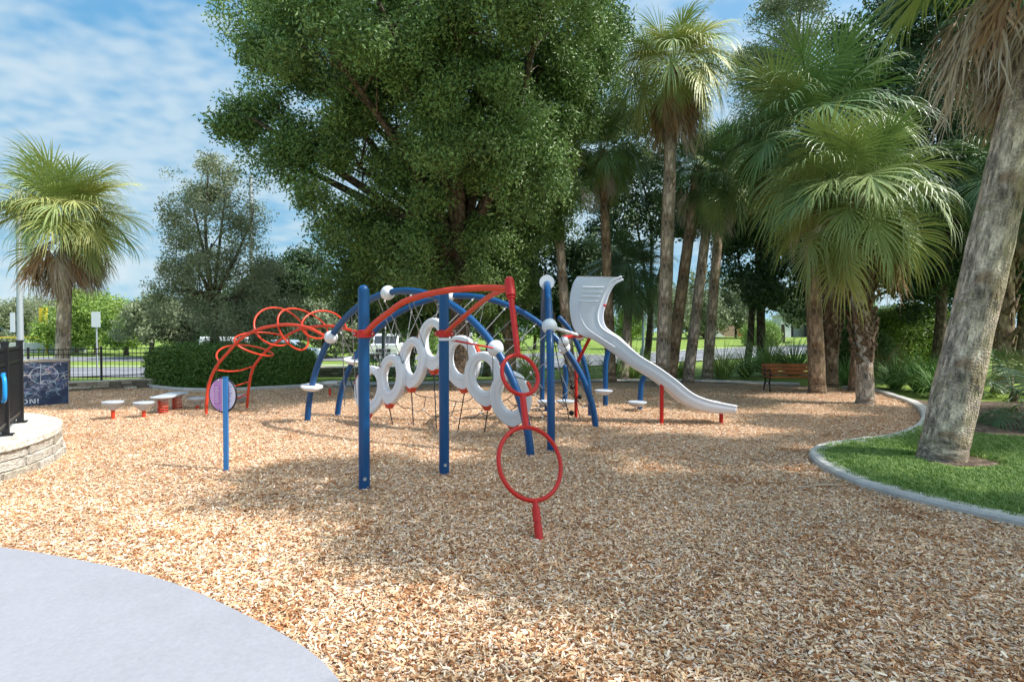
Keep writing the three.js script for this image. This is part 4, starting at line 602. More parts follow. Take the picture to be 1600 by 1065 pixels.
// --- slide
{
  const t = thing('slide', 'grey moulded slide with a tall curled hood on red legs', 'slide', [2.6, 0, -11.1]), o = t.position;
  // underside of the bed and, for the hood, the front edge of its side walls, [x, y] in the slide's own upright plane
  const bed = [[1.264, 2.891], [1.186, 2.761], [1.139, 2.595], [1.114, 2.404], [1.121, 2.195], [1.151, 2.003], [1.208, 1.838], [1.333, 1.733], [1.560, 1.646], [1.854, 1.454], [2.317, 1.108], [2.657, 0.910], [2.997, 0.675], [3.337, 0.403], [3.671, 0.267], [4.017, 0.218], [4.301, 0.218]], lip = [[2.108, 2.856], [1.943, 2.778], [1.821, 2.613], [1.729, 2.369], [1.668, 2.160], [1.678, 2.003], [1.743, 1.873], [1.856, 1.786], [1.995, 1.704]], lowWall = [0.29, 0.26, 0.25, 0.24, 0.24, 0.23, 0.2, 0.15];
  const c = new THREE.CatmullRomCurve3(bed.map(([x, y]) => V(x, y, 0)), false, 'centripetal'), n = 96, hw = 0.27, pos = [], idx = [];
  const edge = new THREE.CatmullRomCurve3(bed.map(([x, y], i) => { if (i < lip.length) return V(lip[i][0], lip[i][1], 0); const T = c.getTangent(i / (bed.length - 1)); return V(x - T.y * lowWall[i - lip.length], y + T.x * lowWall[i - lip.length], 0); }), false, 'centripetal');
  const place = (x, y, s) => { const u = (x - 1.2) / 3.1, z = -11.42 + 0.5 * u - 0.26 * u * u, a = 0.5 - 0.75 * u; return V(x + (s + hw) * Math.sin(a) * 0.85 - o.x, y, z - s * Math.cos(a) - o.z); };
  const rimL = [], rimR = [];
  for (let i = 0; i <= n; i++) {
    const f = i / n, p = c.getPoint(f), q = edge.getPoint(f), N = q.clone().sub(p), w = N.length(); N.normalize(); // N points to the riding side
    const shape = [[-hw - 0.03, w], [-hw - 0.035, w * 0.5], [-hw - 0.01, 0.03], [-hw + 0.05, 0], [0, -0.012], [hw - 0.05, 0], [hw + 0.01, 0.03], [hw + 0.035, w * 0.5], [hw + 0.03, w], [hw, w], [hw - 0.02, w * 0.55], [hw - 0.06, 0.06], [hw - 0.12, 0.04], [0, 0.032], [-hw + 0.12, 0.04], [-hw + 0.06, 0.06], [-hw + 0.02, w * 0.55], [-hw, w]];
    shape.forEach(([s, h]) => { const v = place(p.x + N.x * h, p.y + N.y * h, s); pos.push(v.x, v.y, v.z); });
    const a = place(p.x + N.x * w, p.y + N.y * w, -hw - 0.015), b = place(p.x + N.x * w, p.y + N.y * w, hw + 0.015); rimL.push(a); rimR.push(b);
  }
  const m = 18; for (let i = 0; i < n; i++) for (let k = 0; k < m; k++) { const a = i * m + k, b = i * m + (k + 1) % m; idx.push(a, b, a + m, b, b + m, a + m); }
  for (const e of [0, n]) for (let k = 0; k < 8; k++) { const a = e * m + k, b = e * m + k + 1, q = e * m + 17 - k, r = e * m + 16 - k; idx.push(a, b, q, b, r, q); }
  mesh('chute', rawGeo(pos, idx), M.slide = M.plasticGrey, t);
  for (const r of [rimL, rimR]) mesh('rim', tube(r.filter((_, i) => i % 2 === 0), 0.024, 90, 10), M.plasticGrey, t);
  // raised ribs on the outside of the hood and the moulded line below them
  for (let k = 0; k < 4; k++) { const y = 2.4 + k * 0.09, q = []; for (let i = 0; i <= 6; i++) { const x = lerp(1.34 + 0.02 * k, 1.68 + 0.035 * k, i / 6); q.push(place(x, y - 0.01 * i / 6, -hw - 0.037)); } mesh('rib', tube(q, 0.011, 14, 6), M.plasticGrey, t); }
  { const q = [[1.33, 2.38], [1.33, 2.2], [1.38, 2.02], [1.48, 1.86], [1.7, 1.7], [2.0, 1.5]].map(([x, y]) => place(x, y, -hw - 0.036)); mesh('moulding', tube(q, 0.009, 30, 6), M.plasticGrey, t); }
  const leg = (x, z, h) => mesh('leg', cyl(0.038, 0.038, h + 0.05, x - o.x, -0.05, z - o.z, 18), M.red, t);
  leg(2.9, -11.0, 0.78); leg(4.12, -11.18, 0.23);
  const W = (x, y, z) => V(x - o.x, y, z - o.z);
  mesh('support_post', cyl(0.035, 0.035, 1.05, 1.335 - o.x, -0.05, -11.85 - o.z, 16), M.red, t);
  mesh('support_arm', merge([tube([W(0.992, 1.69, -10.9), W(1.258, 1.712, -11.2), W(1.551, 1.722, -11.5)], 0.035, 16, 12), tube([W(1.576, 1.684, -11.5), W(1.48, 1.446, -11.65), W(1.333, 1.107, -11.85)], 0.035, 16, 12)]), M.red, t);
  mesh('handhold', ball(0.03, ...W(1.839, 2.32, -11.3).toArray(), 10), M.red, t);
  for (const [p, q] of [[[1.253, 0.64, -11.85], 0.05], [[1.408, 0.445, -11.8], 0.05], [[1.236, 0.113, -11.8], 0.055]]) mesh('grip_knob', ball(q, ...W(...p).toArray(), 14), M.black, t);
  // bent blue posts holding up the hood
  mesh('bent_post', tube([W(1.019, 2.085, -12.1), W(1.223, 1.841, -12.1), W(1.428, 1.433, -12.1), W(1.592, 0.888, -12.1), W(1.662, 0.343, -12.1), W(1.676, -0.039, -12.1)], 0.055, 40, 14), M.blue, t);
}
// --- blue-stemmed stepping pods around the slide
function bluePod(label, base, pod, bend) {
  const t = thing('stepping_pod', label, 'stepping pod', [base[0], 0, base[1]], 'stepping pods on blue stems'); mesh('stem', tube(bend.map(([x, y, z]) => V(x - base[0], y, z - base[1])), 0.062, 30, 16), M.blue, t);
  const s = mesh('pod', saucer, M.podGrey, t); s.position.set(pod[0] - base[0], pod[1], pod[2] - base[1]); return t;
}
bluePod('grey saucer pod on a tall blue stem left of the slide bed', [2.27, -13.8], [2.188, 0.382, -13.55], [[2.27, -0.05, -13.8], [2.27, 0.9, -13.8], [2.281, 1.071, -13.8], [2.342, 1.335, -13.8], [2.457, 1.522, -13.75]]);
bluePod('grey saucer pod on a short bent blue stem under the slide', [2.97, -13.2], [2.846, 0.188, -12.9], [[2.97, -0.05, -13.2], [2.986, 0.359, -13.2], [3.015, 0.627, -13.2], [3.106, 0.809, -13.15], [3.158, 0.879, -13]]);
bluePod('grey saucer pod on a short blue stem behind the feet of the arches', [1.27, -13.6], [1.239, 0.193, -13.1], [[1.27, -0.05, -13.6], [1.27, 0.5, -13.6], [1.285, 0.699, -13.6], [1.265, 0.962, -13.55]]);
{ const t = thing('stepping_pod', 'grey saucer pod partly hidden behind the disc-topped blue arch', 'stepping pod', [0.78, 0, -12.8], 'stepping pods on blue stems'); mesh('stem', cyl(0.05, 0.05, 0.2, 0, -0.05, 0), M.blue, t); mesh('pod', saucer, M.podGrey, t).position.y = 0.22; }
// --- red-stemmed pods on the left
const dish = lathe([[0.045, -0.17], [0.06, -0.16], [0.1, -0.115], [0.175, -0.045], [0.195, -0.02], [0.2, 0.002], [0.19, 0.012], [0.001, 0.018]], 32);
function redPod(label, [x, z], h) { const t = thing('red_stem_pod', label, 'stepping pod', [x, 0, z], 'stepping pods on red stems'); mesh('stem', cyl(0.036, 0.036, h - 0.1, 0, -0.05, 0, 16), M.orangeRed, t); mesh('pod', dish, M.podGrey, t).position.y = h; return t; }
redPod('leftmost grey dish pod on a red stem, nearest the chalk wall', [-8.2, -11.667], 0.36); redPod('grey dish pod on a red stem, second from the chalk wall', [-7.71, -11.885], 0.32); redPod('grey dish pod on a red stem just left of the round sign', [-7.32, -13.214], 0.26); redPod('grey dish pod showing behind the round sign', [-6.799, -14.278], 0.2);
{
  const t = redPod('small petal-shaped grey pod on a red stem behind the foot of the left arch', [-5.131, -15.995], 0.36); t.children[1].material = M.plastic; t.children[1].geometry = merge(Array.from({ length: 6 }, (_, i) => lathe([[0.001, -0.05], [0.06, -0.045], [0.1, -0.005], [0.085, 0.012], [0.001, 0.0]], 14).rotateZ(0.25).translate(0.13, 0, 0).rotateY(i * Math.PI / 3)).concat([lathe([[0.04, -0.1], [0.1, -0.05], [0.09, 0], [0.001, 0.02]], 16)]));
}
{
  const [x0, z0] = [-7.679, -12.49], [x1, z1] = [-7.796, -13.214], t = thing('spring_bridge', 'long grey wobble bridge on two red coil springs between the dish pods', 'play equipment', [(x0 + x1) / 2, 0, (z0 + z1) / 2]), o = t.position;
  for (const [x, z] of [[x0, z0], [x1, z1]]) { const pts = []; for (let i = 0; i <= 90; i++) { const a = i / 90 * Math.PI * 2 * 6; pts.push(V(Math.cos(a) * 0.095 + x - o.x, 0.0 + i / 90 * 0.3, Math.sin(a) * 0.095 + z - o.z)); } mesh('spring', tube(pts, 0.015, 240, 6), M.orangeRed, t); const s = mesh('pad', dish.clone().scale(1.25, 0.45, 1.25), M.podGrey, t); s.position.set(x - o.x, 0.37, z - o.z); }
  mesh('deck', new RoundedBoxGeometry(1.0, 0.06, 0.34, 3, 0.03).rotateY(Math.atan2(-(z1 - z0), x1 - x0)), M.podGrey, t).position.set(0, 0.365, 0);
}
// --- sign on a blue post
{
  const t = thing('round_sign', 'round purple sign with a black rim on a slim blue post', 'sign', xyz(-3.691, -7.321, 0));
  mesh('post', new RoundedBoxGeometry(0.058, 1.25, 0.058, 2, 0.008).rotateY(0.2).translate(0, 0.58, 0), M.blueLight, t); mesh('post_cap', new RoundedBoxGeometry(0.06, 0.012, 0.06, 1, 0.004).rotateY(0.2).translate(0, 1.213, 0), M.blueLight, t);
  const cv = document.createElement('canvas'); cv.width = cv.height = 512; const g = cv.getContext('2d'), R = rng(3);
  g.fillStyle = '#e9dfee'; g.fillRect(0, 0, 512, 512); g.fillStyle = '#c78fcd'; g.fillRect(0, 0, 250, 512); g.fillStyle = '#b877bf'; g.fillRect(90, 110, 120, 290); g.fillStyle = '#d9a9db'; g.fillRect(0, 60, 90, 390);
  g.fillStyle = '#f6effa'; for (let i = 0; i < 9; i++) g.fillRect(262, 90 + i * 40, 26, 12); g.fillStyle = '#8d5f95'; for (let i = 0; i < 12; i++) g.fillRect(320, 120 + i * 24, 60 + R() * 90, 8); g.fillStyle = '#f3e6f5'; for (let i = 0; i < 11; i++) g.fillRect(104, 130 + i * 24, 50 + R() * 42, 7);
  const tx = new THREE.CanvasTexture(cv); tx.colorSpace = THREE.SRGBColorSpace;
  const d = new THREE.Group(); d.name = 'sign_face'; d.position.set(-0.065, 0.98, -0.06); d.rotation.y = -0.33; t.add(d);
  mesh('panel', new THREE.CylinderGeometry(0.222, 0.222, 0.012, 48).rotateX(Math.PI / 2), M.signPanel = new THREE.MeshStandardMaterial({ color: C(0.62, 0.4, 0.64), roughness: 0.4 }), d);
  mesh('print', new THREE.CircleGeometry(0.215, 48).translate(0, 0, 0.009), M.signPrint = new THREE.MeshStandardMaterial({ map: tx, roughness: 0.4 }), d);
  mesh('rim', new THREE.TorusGeometry(0.222, 0.012, 10, 56), M.black, d);
  for (const [x, y] of [[-0.06, 0.19], [0.07, 0.18], [-0.06, -0.19], [0.07, -0.13]]) mesh('bolt', ball(0.012, x, y, 0.014, 8), M.steel, d);
}

// ---------------------------------------------------------------- stone terrace, fences, walls
function stoneCourse(parent, line, y, h, depth, seed, mats, [lo, hi]) { // blocks along a path [x, z] with recessed joints
  const R = rng(seed), c = new THREE.CatmullRomCurve3(line.map(([x, z]) => V(x, 0, z))), L = c.getLength(); let s = -R() * 0.1;
  while (s < L) { const w = lerp(lo, hi, R()), u = Math.min(0.999, Math.max(0.001, (s + w / 2) / L)), p = c.getPointAt(u), T = c.getTangentAt(u), g = stoneGeos[Math.floor(R() * stoneGeos.length)], m = mesh('stone', g, mats[Math.floor(R() * mats.length)], parent); m.scale.set(w - 0.012, h - 0.01, depth * (0.94 + R() * 0.1)); m.position.set(p.x + (R() - 0.5) * 0.02, y + h / 2, p.z + (R() - 0.5) * 0.02); m.rotation.y = Math.atan2(-T.z, T.x) + (R() - 0.5) * 0.04; s += w; }
}
const picketGeo = box(0.016, 0.95, 0.016, 0, 0.52, 0);
const stoneGeos = [1, 2, 3, 4].map((k) => { const g = new RoundedBoxGeometry(1, 1, 1, 3, 0.06), p = g.attributes.position; for (let i = 0; i < p.count; i++) { const x = p.getX(i), y = p.getY(i), z = p.getZ(i); p.setXYZ(i, x + 0.03 * noise.noise(x * 3 + k, y * 3, z * 3), y + 0.06 * noise.noise(x * 3, y * 3 + k, z * 3), z + 0.09 * noise.noise(x * 3, y * 3, z * 3 + k)); } g.computeVertexNormals(); return g; });
{
  const t = thing('stone_terrace', 'curved pale stone terrace wall with a flat cap at the left edge', 'retaining wall', [-9.2, 0, -6.6]);
  const arc = (r) => Array.from({ length: 14 }, (_, i) => { const a = lerp(-0.5, 1.25, i / 13); return [Math.cos(a) * r, -Math.sin(a) * r]; });
  mesh('fill', new THREE.CylinderGeometry(2.86, 2.95, 0.4, 48).translate(0, 0.18, 0), M.stoneWarm, t);
  for (let k = 0; k < 3; k++) stoneCourse(t, arc(3.03 - k * 0.025), k * 0.118 - 0.01, 0.12, 0.22, 70 + k, [M.stone, M.stone, M.stoneWarm], [0.42, 0.7]);
  const cap = new THREE.Shape(); cap.absarc(0, 0, 3.1, 0, Math.PI * 2); const cg = new THREE.ExtrudeGeometry(cap, { depth: 0.07, bevelEnabled: true, bevelSize: 0.015, bevelThickness: 0.012, bevelSegments: 2, curveSegments: 60 }); cg.rotateX(-Math.PI / 2); cg.translate(0, 0.36, 0);
  mesh('cap', cg, M.stone, t);
}
{ // close picket panel standing on the terrace
  const p = V(-6.62, 0.45, -7.42), q = V(-7.36, 0.45, -8.5), t = thing('picket_gate_panel', 'black close-set picket panel standing on the stone terrace', 'fence', p.toArray()), d = q.clone().sub(p), L = d.length(), u = d.clone().normalize(), ang = Math.atan2(-u.z, u.x);
  const at = (s) => u.clone().multiplyScalar(s);
  for (const s of [0, L, -1.4]) { const v = at(s), m = mesh('post', merge([box(0.075, 1.2, 0.075, 0, 0.6, 0), box(0.09, 0.03, 0.09, 0, 1.21, 0), box(0.16, 0.015, 0.16, 0, 0.0075, 0)]), M.black, t); m.position.copy(v); m.rotation.y = ang; }
  for (const [y] of [[1.12], [0.93], [0.16]]) for (const [s0, s1] of [[0, L], [-1.4, 0]]) { const c = at((s0 + s1) / 2), m = mesh('rail', box(Math.abs(s1 - s0) - 0.08, 0.04, 0.035), M.black, t); m.position.set(c.x, y, c.z); m.rotation.y = ang; }
  const pk = box(0.016, 1.02, 0.016, 0, 0.6, 0); for (let s = -1.33; s < L - 0.04; s += 0.055) { if (Math.abs(s) < 0.05) continue; const m = mesh('picket', pk, M.black, t); m.position.copy(at(s)); m.rotation.y = ang; }
}
tag(mesh('grab_handle', tube([[-6.6, 0.93, -7.38], [-6.36, 0.93, -7.1], [-6.29, 0.97, -7.04], [-6.29, 1.21, -7.04], [-6.36, 1.25, -7.1], [-6.6, 1.25, -7.38]], 0.024, 60, 12), M.handle = paint('handle', C(0.02, 0.3, 0.75))), 'bright blue loop handle fixed to the near picket post at left edge', 'handle');
{ // chalk wall
  const cv = document.createElement('canvas'); cv.width = 1024; cv.height = 640; const g = cv.getContext('2d'), R = rng(8);
  g.fillStyle = '#26344f'; g.fillRect(0, 0, 1024, 640);
  for (let i = 0; i < 260; i++) { g.fillStyle = `rgba(${90 + R() * 90},${120 + R() * 80},${170 + R() * 60},${0.03 + R() * 0.06})`; g.beginPath(); g.ellipse(R() * 1024, R() * 640, 20 + R() * 90, 10 + R() * 40, R() * 3, 0, 7); g.fill(); }
  const cols = ['#e8eef6', '#c9dcf0', '#f0c9b8', '#b9e0ee', '#f2e7c4', '#d6c4ea'];
  for (let i = 0; i < 330; i++) { g.strokeStyle = cols[Math.floor(R() * 6)]; g.globalAlpha = 0.25 + R() * 0.4; g.lineWidth = 3 + R() * 7; let x = R() * 1000, y = R() * 470; g.beginPath(); g.moveTo(x, y); for (let k = 0; k < 4; k++) { x += (R() - 0.5) * 90; y += (R() - 0.5) * 80; g.lineTo(x, y); } g.stroke(); }
  g.globalAlpha = 0.8; g.strokeStyle = '#e3ebf4'; g.lineWidth = 6; g.beginPath(); g.arc(800, 190, 130, 0, 7); g.stroke(); g.beginPath(); g.moveTo(380, 190); g.lineTo(990, 175); g.moveTo(770, 20); g.lineTo(765, 320); g.stroke();
  g.fillStyle = '#dfe8f2'; g.font = 'bold 92px sans-serif'; g.globalAlpha = 0.85; g.fillText('ON!', 585, 600); g.globalAlpha = 1;
  const tx = new THREE.CanvasTexture(cv); tx.colorSpace = THREE.SRGBColorSpace;
  const a = V(-12.75, 0, -12.9), b = V(-11.1, 0, -14.22), t = thing('chalk_wall', 'dark blue chalkboard wall covered in chalk scribbles behind the black panel', 'wall', a.clone().lerp(b, 0.5).toArray()), L = a.distanceTo(b); t.rotation.y = Math.atan2(-(b.z - a.z), b.x - a.x);
  mesh('wall', box(L, 1.16, 0.16, 0, 0.5, 0), M.stucco, t); mesh('chalkboard', new THREE.PlaneGeometry(L - 0.01, 1.06).translate(0, 0.53, 0.084), M.chalk = new THREE.MeshStandardMaterial({ map: tx, roughness: 0.75 }), t); mesh('coping', rbox(L + 0.06, 0.05, 0.24, 0.012, 0, 1.105, 0), M.stone, t);
}
{ // low stone wall with a black picket fence on it
  const p = V(-15.4, 0, -15.45), q = V(-8.6, 0, -20.9), u = q.clone().sub(p).normalize(), L = p.distanceTo(q), ang = Math.atan2(-u.z, u.x), t = thing('low_stone_wall', 'low dry-stacked stone wall under the black fence at left', 'wall', p.toArray());
  const seg = (s0, s1) => [[u.x * s0, u.z * s0], [u.x * (s0 + s1) / 2, u.z * (s0 + s1) / 2], [u.x * s1, u.z * s1]];
  for (let k = 0; k < 3; k++) stoneCourse(t, seg(0, 5.4), k * 0.085 - 0.01, 0.085, 0.3, 90 + k, [M.stoneWarm, M.stoneDark, M.stone, M.stoneDark], [0.2, 0.5]);
  const cp = mesh('coping', rbox(5.6, 0.05, 0.36, 0.012, 0, 0.27, 0), M.stone, t); cp.position.set(u.x * 2.7, 0, u.z * 2.7); cp.rotation.y = ang;
  const f = thing('picket_fence', 'black metal picket fence running along the low stone wall at left', 'fence', [p.x, 0.295, p.z]);
  const at = (s) => u.clone().multiplyScalar(s), N = Math.floor(L / 1.72);
  for (let i = 0; i <= N; i++) { const m = mesh('post', merge([box(0.06, 1.03, 0.06, 0, 0.5, 0), box(0.075, 0.03, 0.075, 0, 1.03, 0)]), M.black, f); m.position.copy(at(i * 1.72)); m.rotation.y = ang; }
  for (let i = 0; i < N; i++) { for (const y of [0.97, 0.82, 0.13]) { const m = mesh('rail', box(1.66, 0.03, 0.03), M.black, f), c = at(i * 1.72 + 0.86); m.position.set(c.x, y, c.z); m.rotation.y = ang; } const pk = picketGeo; for (let k = 1; k < 15; k++) { const m = mesh('picket', pk, M.black, f); m.position.copy(at(i * 1.72 + k * 1.72 / 15)); m.rotation.y = ang; } }
}
{ // the same walling shows behind the hedge's right end
  const t = thing('low_stone_wall', 'short low stone wall with a pale cap to the right of the hedge', 'wall', xyz(-8.281, -22.862, 0)), L = 4.2;
  for (let k = 0; k < 4; k++) stoneCourse(t, [[0, 0], [L / 2, 0.06], [L, 0.1]], k * 0.085, 0.085, 0.3, 120 + k, [M.stoneDark, M.stoneWarm, M.stoneDark], [0.2, 0.5]);
  mesh('coping', rbox(L + 0.2, 0.06, 0.4, 0.012, L / 2, 0.37, 0.05), M.stone, t);
}
// ---------------------------------------------------------------- bench
{
  const t = thing('park_bench', 'wooden slatted park bench with black iron ends beside the brown palm', 'bench', [8.45, 0, -17.15]); t.rotation.y = -0.06; const L = 1.6;
  for (const [y, z] of [[0.445, 0.22], [0.45, 0.11], [0.45, 0], [0.445, -0.11]]) mesh('seat_slat', rbox(L, 0.03, 0.095, 0.006, 0, y, z), M.wood, t);
  for (const [y, z] of [[0.54, -0.2], [0.655, -0.235], [0.77, -0.27]]) mesh('back_slat', rbox(L, 0.1, 0.028, 0.006, 0, y, z).rotateX(0), M.wood, t);
  for (const s of [-1, 1]) { const x = s * (L / 2 - 0.06); mesh('iron_end', merge([tube([[x, -0.02, 0.27], [x, 0.15, 0.24], [x, 0.32, 0.22], [x, 0.42, 0.25], [x, 0.62, 0.26], [x, 0.66, 0.2], [x, 0.63, 0.02], [x, 0.64, -0.2]], 0.022, 40, 8), tube([[x, -0.02, -0.26], [x, 0.15, -0.2], [x, 0.36, -0.12], [x, 0.5, -0.17], [x, 0.84, -0.31]], 0.022, 30, 8), bar([x, 0.42, 0.26], [x, 0.42, -0.15], 0.022, 8), tube([[x, 0.2, 0.22], [x, 0.3, 0.06], [x, 0.2, -0.17]], 0.014, 16, 6)]), M.black, t); }
}
// ---------------------------------------------------------------- beyond the fence
{
  const t = thing('street_sign', 'blank white street sign on a thin pole beyond the left fence', 'sign', xyz(-19.473, -26.678, -0.25)); mesh('pole', cyl(0.035, 0.035, 2.9, 0, 0, 0, 10), M.galvanised, t); mesh('panel', rbox(0.42, 0.72, 0.012, 0.005, 0, 2.62, 0.045), M.plastic, t);
  const l = thing('light_pole', 'tall pale lamp pole with a white notice at far left', 'pole', [-24.2, -0.25, -28]); mesh('pole', cyl(0.15, 0.09, 9, 0, 0, 0, 16), M.galvanised, l); mesh('notice', rbox(0.25, 0.95, 0.02, 0.006, -0.28, 2.5, 0.1), M.plastic, l); mesh('lamp_arm', tube([[0, 8.9, 0], [-0.6, 9.1, 0], [-1.4, 9.1, 0]], 0.05, 12, 8), M.galvanised, l);
  const g = thing('utility_pole', 'slim grey-green pole rising through the young oak', 'pole', [-11.2, -0.2, -24.5]); mesh('pole', cyl(0.11, 0.075, 8.6, 0, 0, 0, 14), M.galvanised, g); mesh('finial', ball(0.09, 0, 8.62, 0, 10), M.galvanised, g);
  const b = thing('dark_pole', 'dark pole in front of the white pickup truck', 'pole', [-6.85, -0.2, -30.3]); mesh('pole', cyl(0.1, 0.08, 4.6, 0, 0, 0, 14), M.darkPole, b); mesh('collar', cyl(0.16, 0.13, 0.5, 0, 0, 0, 14), M.darkPole, b);
  const k = thing('lamp_post', 'short green lamp post on the lawn behind the slide', 'lamp post', [9.8, 0, -42.5]); mesh('column', merge([cyl(0.28, 0.2, 0.5, 0, 0, 0, 14), cyl(0.11, 0.08, 3.1, 0, 0.5, 0, 12)]), M.greenPost = std('greenPost', { color: C(0.16, 0.22, 0.2), roughness: 0.6 }), k); mesh('lantern', lathe([[0.06, 0], [0.2, 0.12], [0.24, 0.5], [0.12, 0.66], [0.001, 0.72]], 12).translate(0, 3.6, 0), M.plastic, k);
  const m = thing('radio_mast', 'thin lattice mast far away between the palms', 'mast', [27.5, 0.5, -112]); { const h = 21, geos = []; for (const [x, z] of [[-0.35, 0], [0.35, 0], [0, 0.5]]) geos.push(bar([x, 0, z], [x, h, z], 0.06, 5)); for (let y = 0; y < h; y += 1) geos.push(bar([-0.35, y, 0], [0.35, y + 1, 0], 0.035, 4), bar([0.35, y, 0], [0, y + 1, 0.5], 0.035, 4)); mesh('lattice', merge(geos), M.darkPole, m); mesh('beacon', ball(0.2, 0, h + 0.15, 0.1, 8), M.red, m); }
}
{ // ball field: yellow pole and padded fence
  const t = thing('foul_pole', 'yellow foul pole with a narrow screen left of the left palm', 'pole', [-45, -0.28, -55]); mesh('pole', cyl(0.1, 0.1, 4.4, 0, 0, 0, 12), M.yellow, t); mesh('screen', box(0.55, 3.2, 0.03, -0.42, 2.8, 0), M.yellow, t);
  const f = thing('field_fence', 'ball field fence with a yellow top rail at far left', 'fence', [-48, -0.28, -56]); mesh('padding', rbox(12, 1.0, 0.12, 0.04, 0, 0.5, 0), M.carSilver, f); mesh('top_rail', bar([-6, 1.5, 0], [6, 1.5, 0], 0.05, 8), M.yellow, f); for (let i = 0; i < 7; i++) mesh('post', cyl(0.03, 0.03, 1.5, -6 + i * 2, 0, -0.1, 8), M.galvanised, f);
}
// vehicles: a body pressed from its side outline, glazing, wheels, lamps
function vehicle(name, label, pos, turn, { body, cabin, len, wid = 1.8, paintKey, windows, wheelX, wheelR = 0.36, front = 1 }) {
  const t = thing(name, label, 'vehicle', pos, 'vehicles parked beyond the road'); t.rotation.y = turn;
  const press = (pts, w, bev) => { const g = new THREE.ExtrudeGeometry(new THREE.Shape(pts.map((p) => new THREE.Vector2(...p))), { depth: w - bev * 2, bevelEnabled: true, bevelSize: bev, bevelThickness: bev, bevelSegments: 3 }); g.translate(0, 0, -(w - bev * 2) / 2); return g; };
  mesh('body', press(body, wid, 0.06), M[paintKey], t); const cab = mesh('cabin', press(cabin, wid - 0.2, 0.08), M[paintKey], t);
  for (const s of [-1, 1]) for (const w of windows.side) { const g = new THREE.ExtrudeGeometry(new THREE.Shape(w.map((p) => new THREE.Vector2(...p))), { depth: 0.012, bevelEnabled: false }); g.translate(0, 0, s > 0 ? (wid - 0.2) / 2 - 0.002 : -(wid - 0.2) / 2 - 0.01); mesh('window', g, M.glass, cab); }
  for (const [x, y, w, h, a] of windows.ends) { const g = rbox(0.02, h, w, 0.008); g.rotateZ(a); g.translate(x, y, 0); mesh('windscreen', g, M.glass, cab); }
  for (const x of wheelX) for (const s of [-1, 1]) { const w = mesh('wheel', new THREE.TorusGeometry(wheelR - 0.09, 0.1, 10, 24).scale(1, 1, 1.1), M.tyre, t); w.position.set(x, wheelR, s * (wid / 2 - 0.1)); mesh('rim', new THREE.CylinderGeometry(wheelR - 0.12, wheelR - 0.12, 0.12, 18).rotateX(Math.PI / 2), M.steel, w); }
  for (const s of [-1, 1]) { mesh('headlight', rbox(0.08, 0.16, 0.36, 0.03, front * (len / 2 - 0.0), 0.86, s * (wid / 2 - 0.28)), M.lamp, t); mesh('tail_light', rbox(0.06, 0.3, 0.16, 0.02, -front * (len / 2 - 0.0), 0.95, s * (wid / 2 - 0.14)), M.red, t); }
  mesh('grille', rbox(0.06, 0.24, wid * 0.5, 0.02, front * (len / 2 + 0.01), 0.78, 0), M.grille, t); mesh('bumper', rbox(0.16, 0.2, wid * 0.96, 0.05, front * (len / 2 + 0.02), 0.48, 0), M.grille, t); return t;
}
const suv = { len: 4.7, body: [[-2.3, 0.4], [2.3, 0.4], [2.33, 0.85], [1.35, 1.0], [-2.28, 1.02]], cabin: [[-2.2, 0.98], [1.35, 0.98], [0.75, 1.62], [-2.05, 1.66]], windows: { side: [[[-2.0, 1.1], [-1.2, 1.1], [-1.2, 1.5], [-1.9, 1.5]], [[-1.05, 1.1], [-0.15, 1.1], [-0.15, 1.5], [-1.05, 1.5]], [[0.0, 1.1], [1.0, 1.1], [0.62, 1.5], [0.0, 1.5]]], ends: [[1.15, 1.32, 1.4, 0.66, 0.75], [-2.22, 1.34, 1.4, 0.45, 0.16]] }, wheelX: [-1.45, 1.45] };
const sedan = { len: 4.5, body: [[-2.2, 0.36], [2.2, 0.36], [2.22, 0.78], [1.2, 0.92], [-2.2, 0.95]], cabin: [[-1.7, 0.9], [1.2, 0.9], [0.45, 1.42], [-1.0, 1.43]], windows: { side: [[[-1.35, 1.0], [-0.4, 1.0], [-0.4, 1.33], [-0.95, 1.33]], [[-0.28, 1.0], [0.8, 1.0], [0.36, 1.33], [-0.28, 1.33]]], ends: [[0.92, 1.18, 1.35, 0.6, 0.95], [-1.44, 1.2, 1.35, 0.6, -0.9]] }, wheelX: [-1.4, 1.4], wheelR: 0.33 };
const truck = { len: 5.4, wid: 1.95, body: [[-2.65, 0.55], [2.65, 0.55], [2.68, 1.1], [1.2, 1.16], [-2.65, 1.16]], cabin: [[-0.9, 1.1], [1.3, 1.1], [0.7, 1.82], [-0.8, 1.84]], windows: { side: [[[-0.7, 1.2], [0.0, 1.2], [0.0, 1.66], [-0.65, 1.66]], [[0.12, 1.2], [0.98, 1.2], [0.6, 1.66], [0.12, 1.66]]], ends: [[1.1, 1.48, 1.5, 0.72, 0.7], [-0.96, 1.48, 1.4, 0.5, 0]] }, wheelX: [-1.6, 1.65], wheelR: 0.4 };
vehicle('parked_van', 'white van with three dark side windows behind the hedge', [-17.2, -0.25, -36], 0.05, { ...suv, paintKey: 'carWhite' });
vehicle('parked_car', 'pale blue-grey car behind the red loop climber', [-15.2, -0.25, -38.5], 0.1, { ...sedan, paintKey: 'carBlue' });
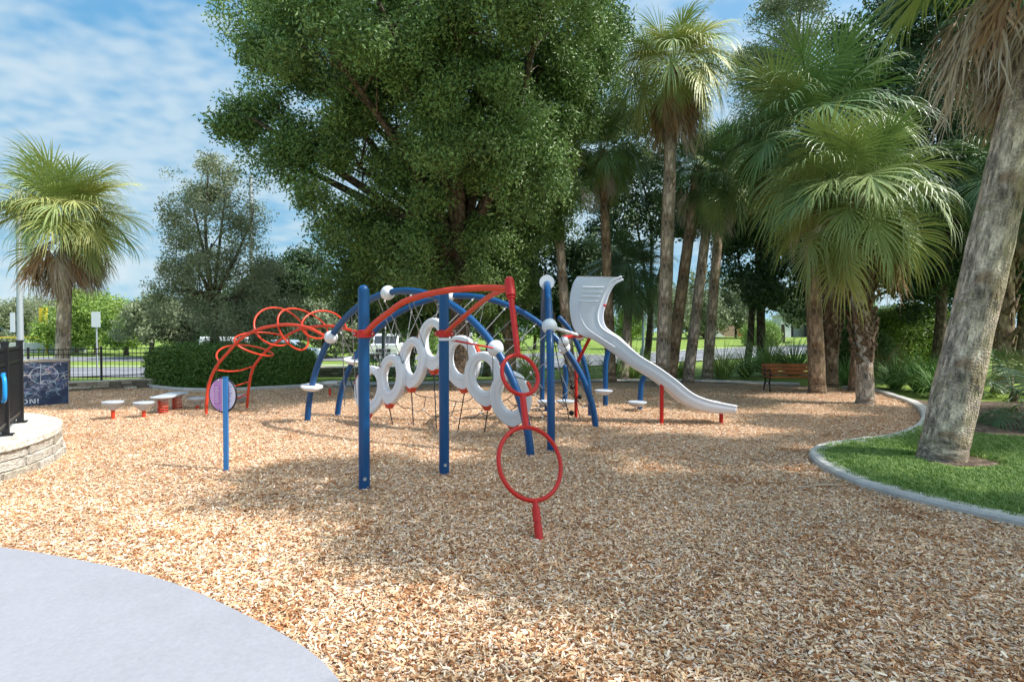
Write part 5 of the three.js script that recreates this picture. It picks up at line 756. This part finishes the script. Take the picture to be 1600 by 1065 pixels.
vehicle('pickup_truck', 'white pickup truck facing the playground right of the tall left post', [-9.0, -0.25, -41], -Math.PI / 2 + 0.12, { ...truck, paintKey: 'carWhite' });
vehicle('pickup_truck', 'silver truck seen between the second blue post and the ball joint', [-3.9, -0.2, -41.5], -Math.PI / 2 - 0.1, { ...truck, paintKey: 'carSilver' });
{ // pavilion and walls across the far lawn
  const t = thing('pavilion', 'pale flat-roofed pavilion with a dark doorway across the far lawn', 'building', [45.8, 0.9, -90]);
  mesh('wall', merge([box(1.6, 3.3, 3, -3.2, 1.65, 0), box(3.2, 3.3, 3, 2.9, 1.65, 0), box(3.8, 0.5, 2.9, -0.5, 3.05, 0), box(3.8, 3.3, 0.2, -0.5, 1.65, -1.4)]), M.stucco, t); mesh('roof', rbox(9, 0.25, 3.8, 0.04, 0.2, 3.43, 0), M.stucco, t); mesh('door', box(0.9, 2.5, 0.06, -1.85, 1.25, 0.2), M.darkOpening, t); mesh('door', box(0.9, 2.0, 0.06, 0.75, 1.0, 0.2), M.darkOpening, t);
  const w = thing('brick_wall', 'low brown brick wall with an orange end across the far lawn', 'wall', [34.6, 0.85, -94]); mesh('wall', box(6.6, 2.1, 0.4, -0.6, 1.05, 0), M.brickWall, w); mesh('end_panel', box(1.8, 1.5, 0.36, 3.6, 0.75, 0.05), M.orangeWall, w); mesh('pale_base', new THREE.ExtrudeGeometry(new THREE.Shape([[-3, 0], [0.6, 0], [-0.6, 0.9], [-1.6, 0.9]].map((p) => new THREE.Vector2(...p))), { depth: 0.1, bevelEnabled: false }).translate(0, 0, 0.25), M.stucco, w);
}
// a few sticks lying on the chips
[[3.498, -6.458, 0.5, 0.2, 'grey stick lying on the chips near the kerb'], [2.437, -5.756, 0.4, 0.1, 'thin stick lying on the chips in the middle foreground']].forEach(([x, z, l, a, label], i) => tag(mesh('stick', tube([[x - l / 2, 0.04, z + a * 0.2], [x, 0.055, z], [x + l / 2, 0.04, z - a * 0.3]], 0.011 - i * 0.004, 12, 6), M.deadA), label, 'stick'));
renderer.render(scene, camera);
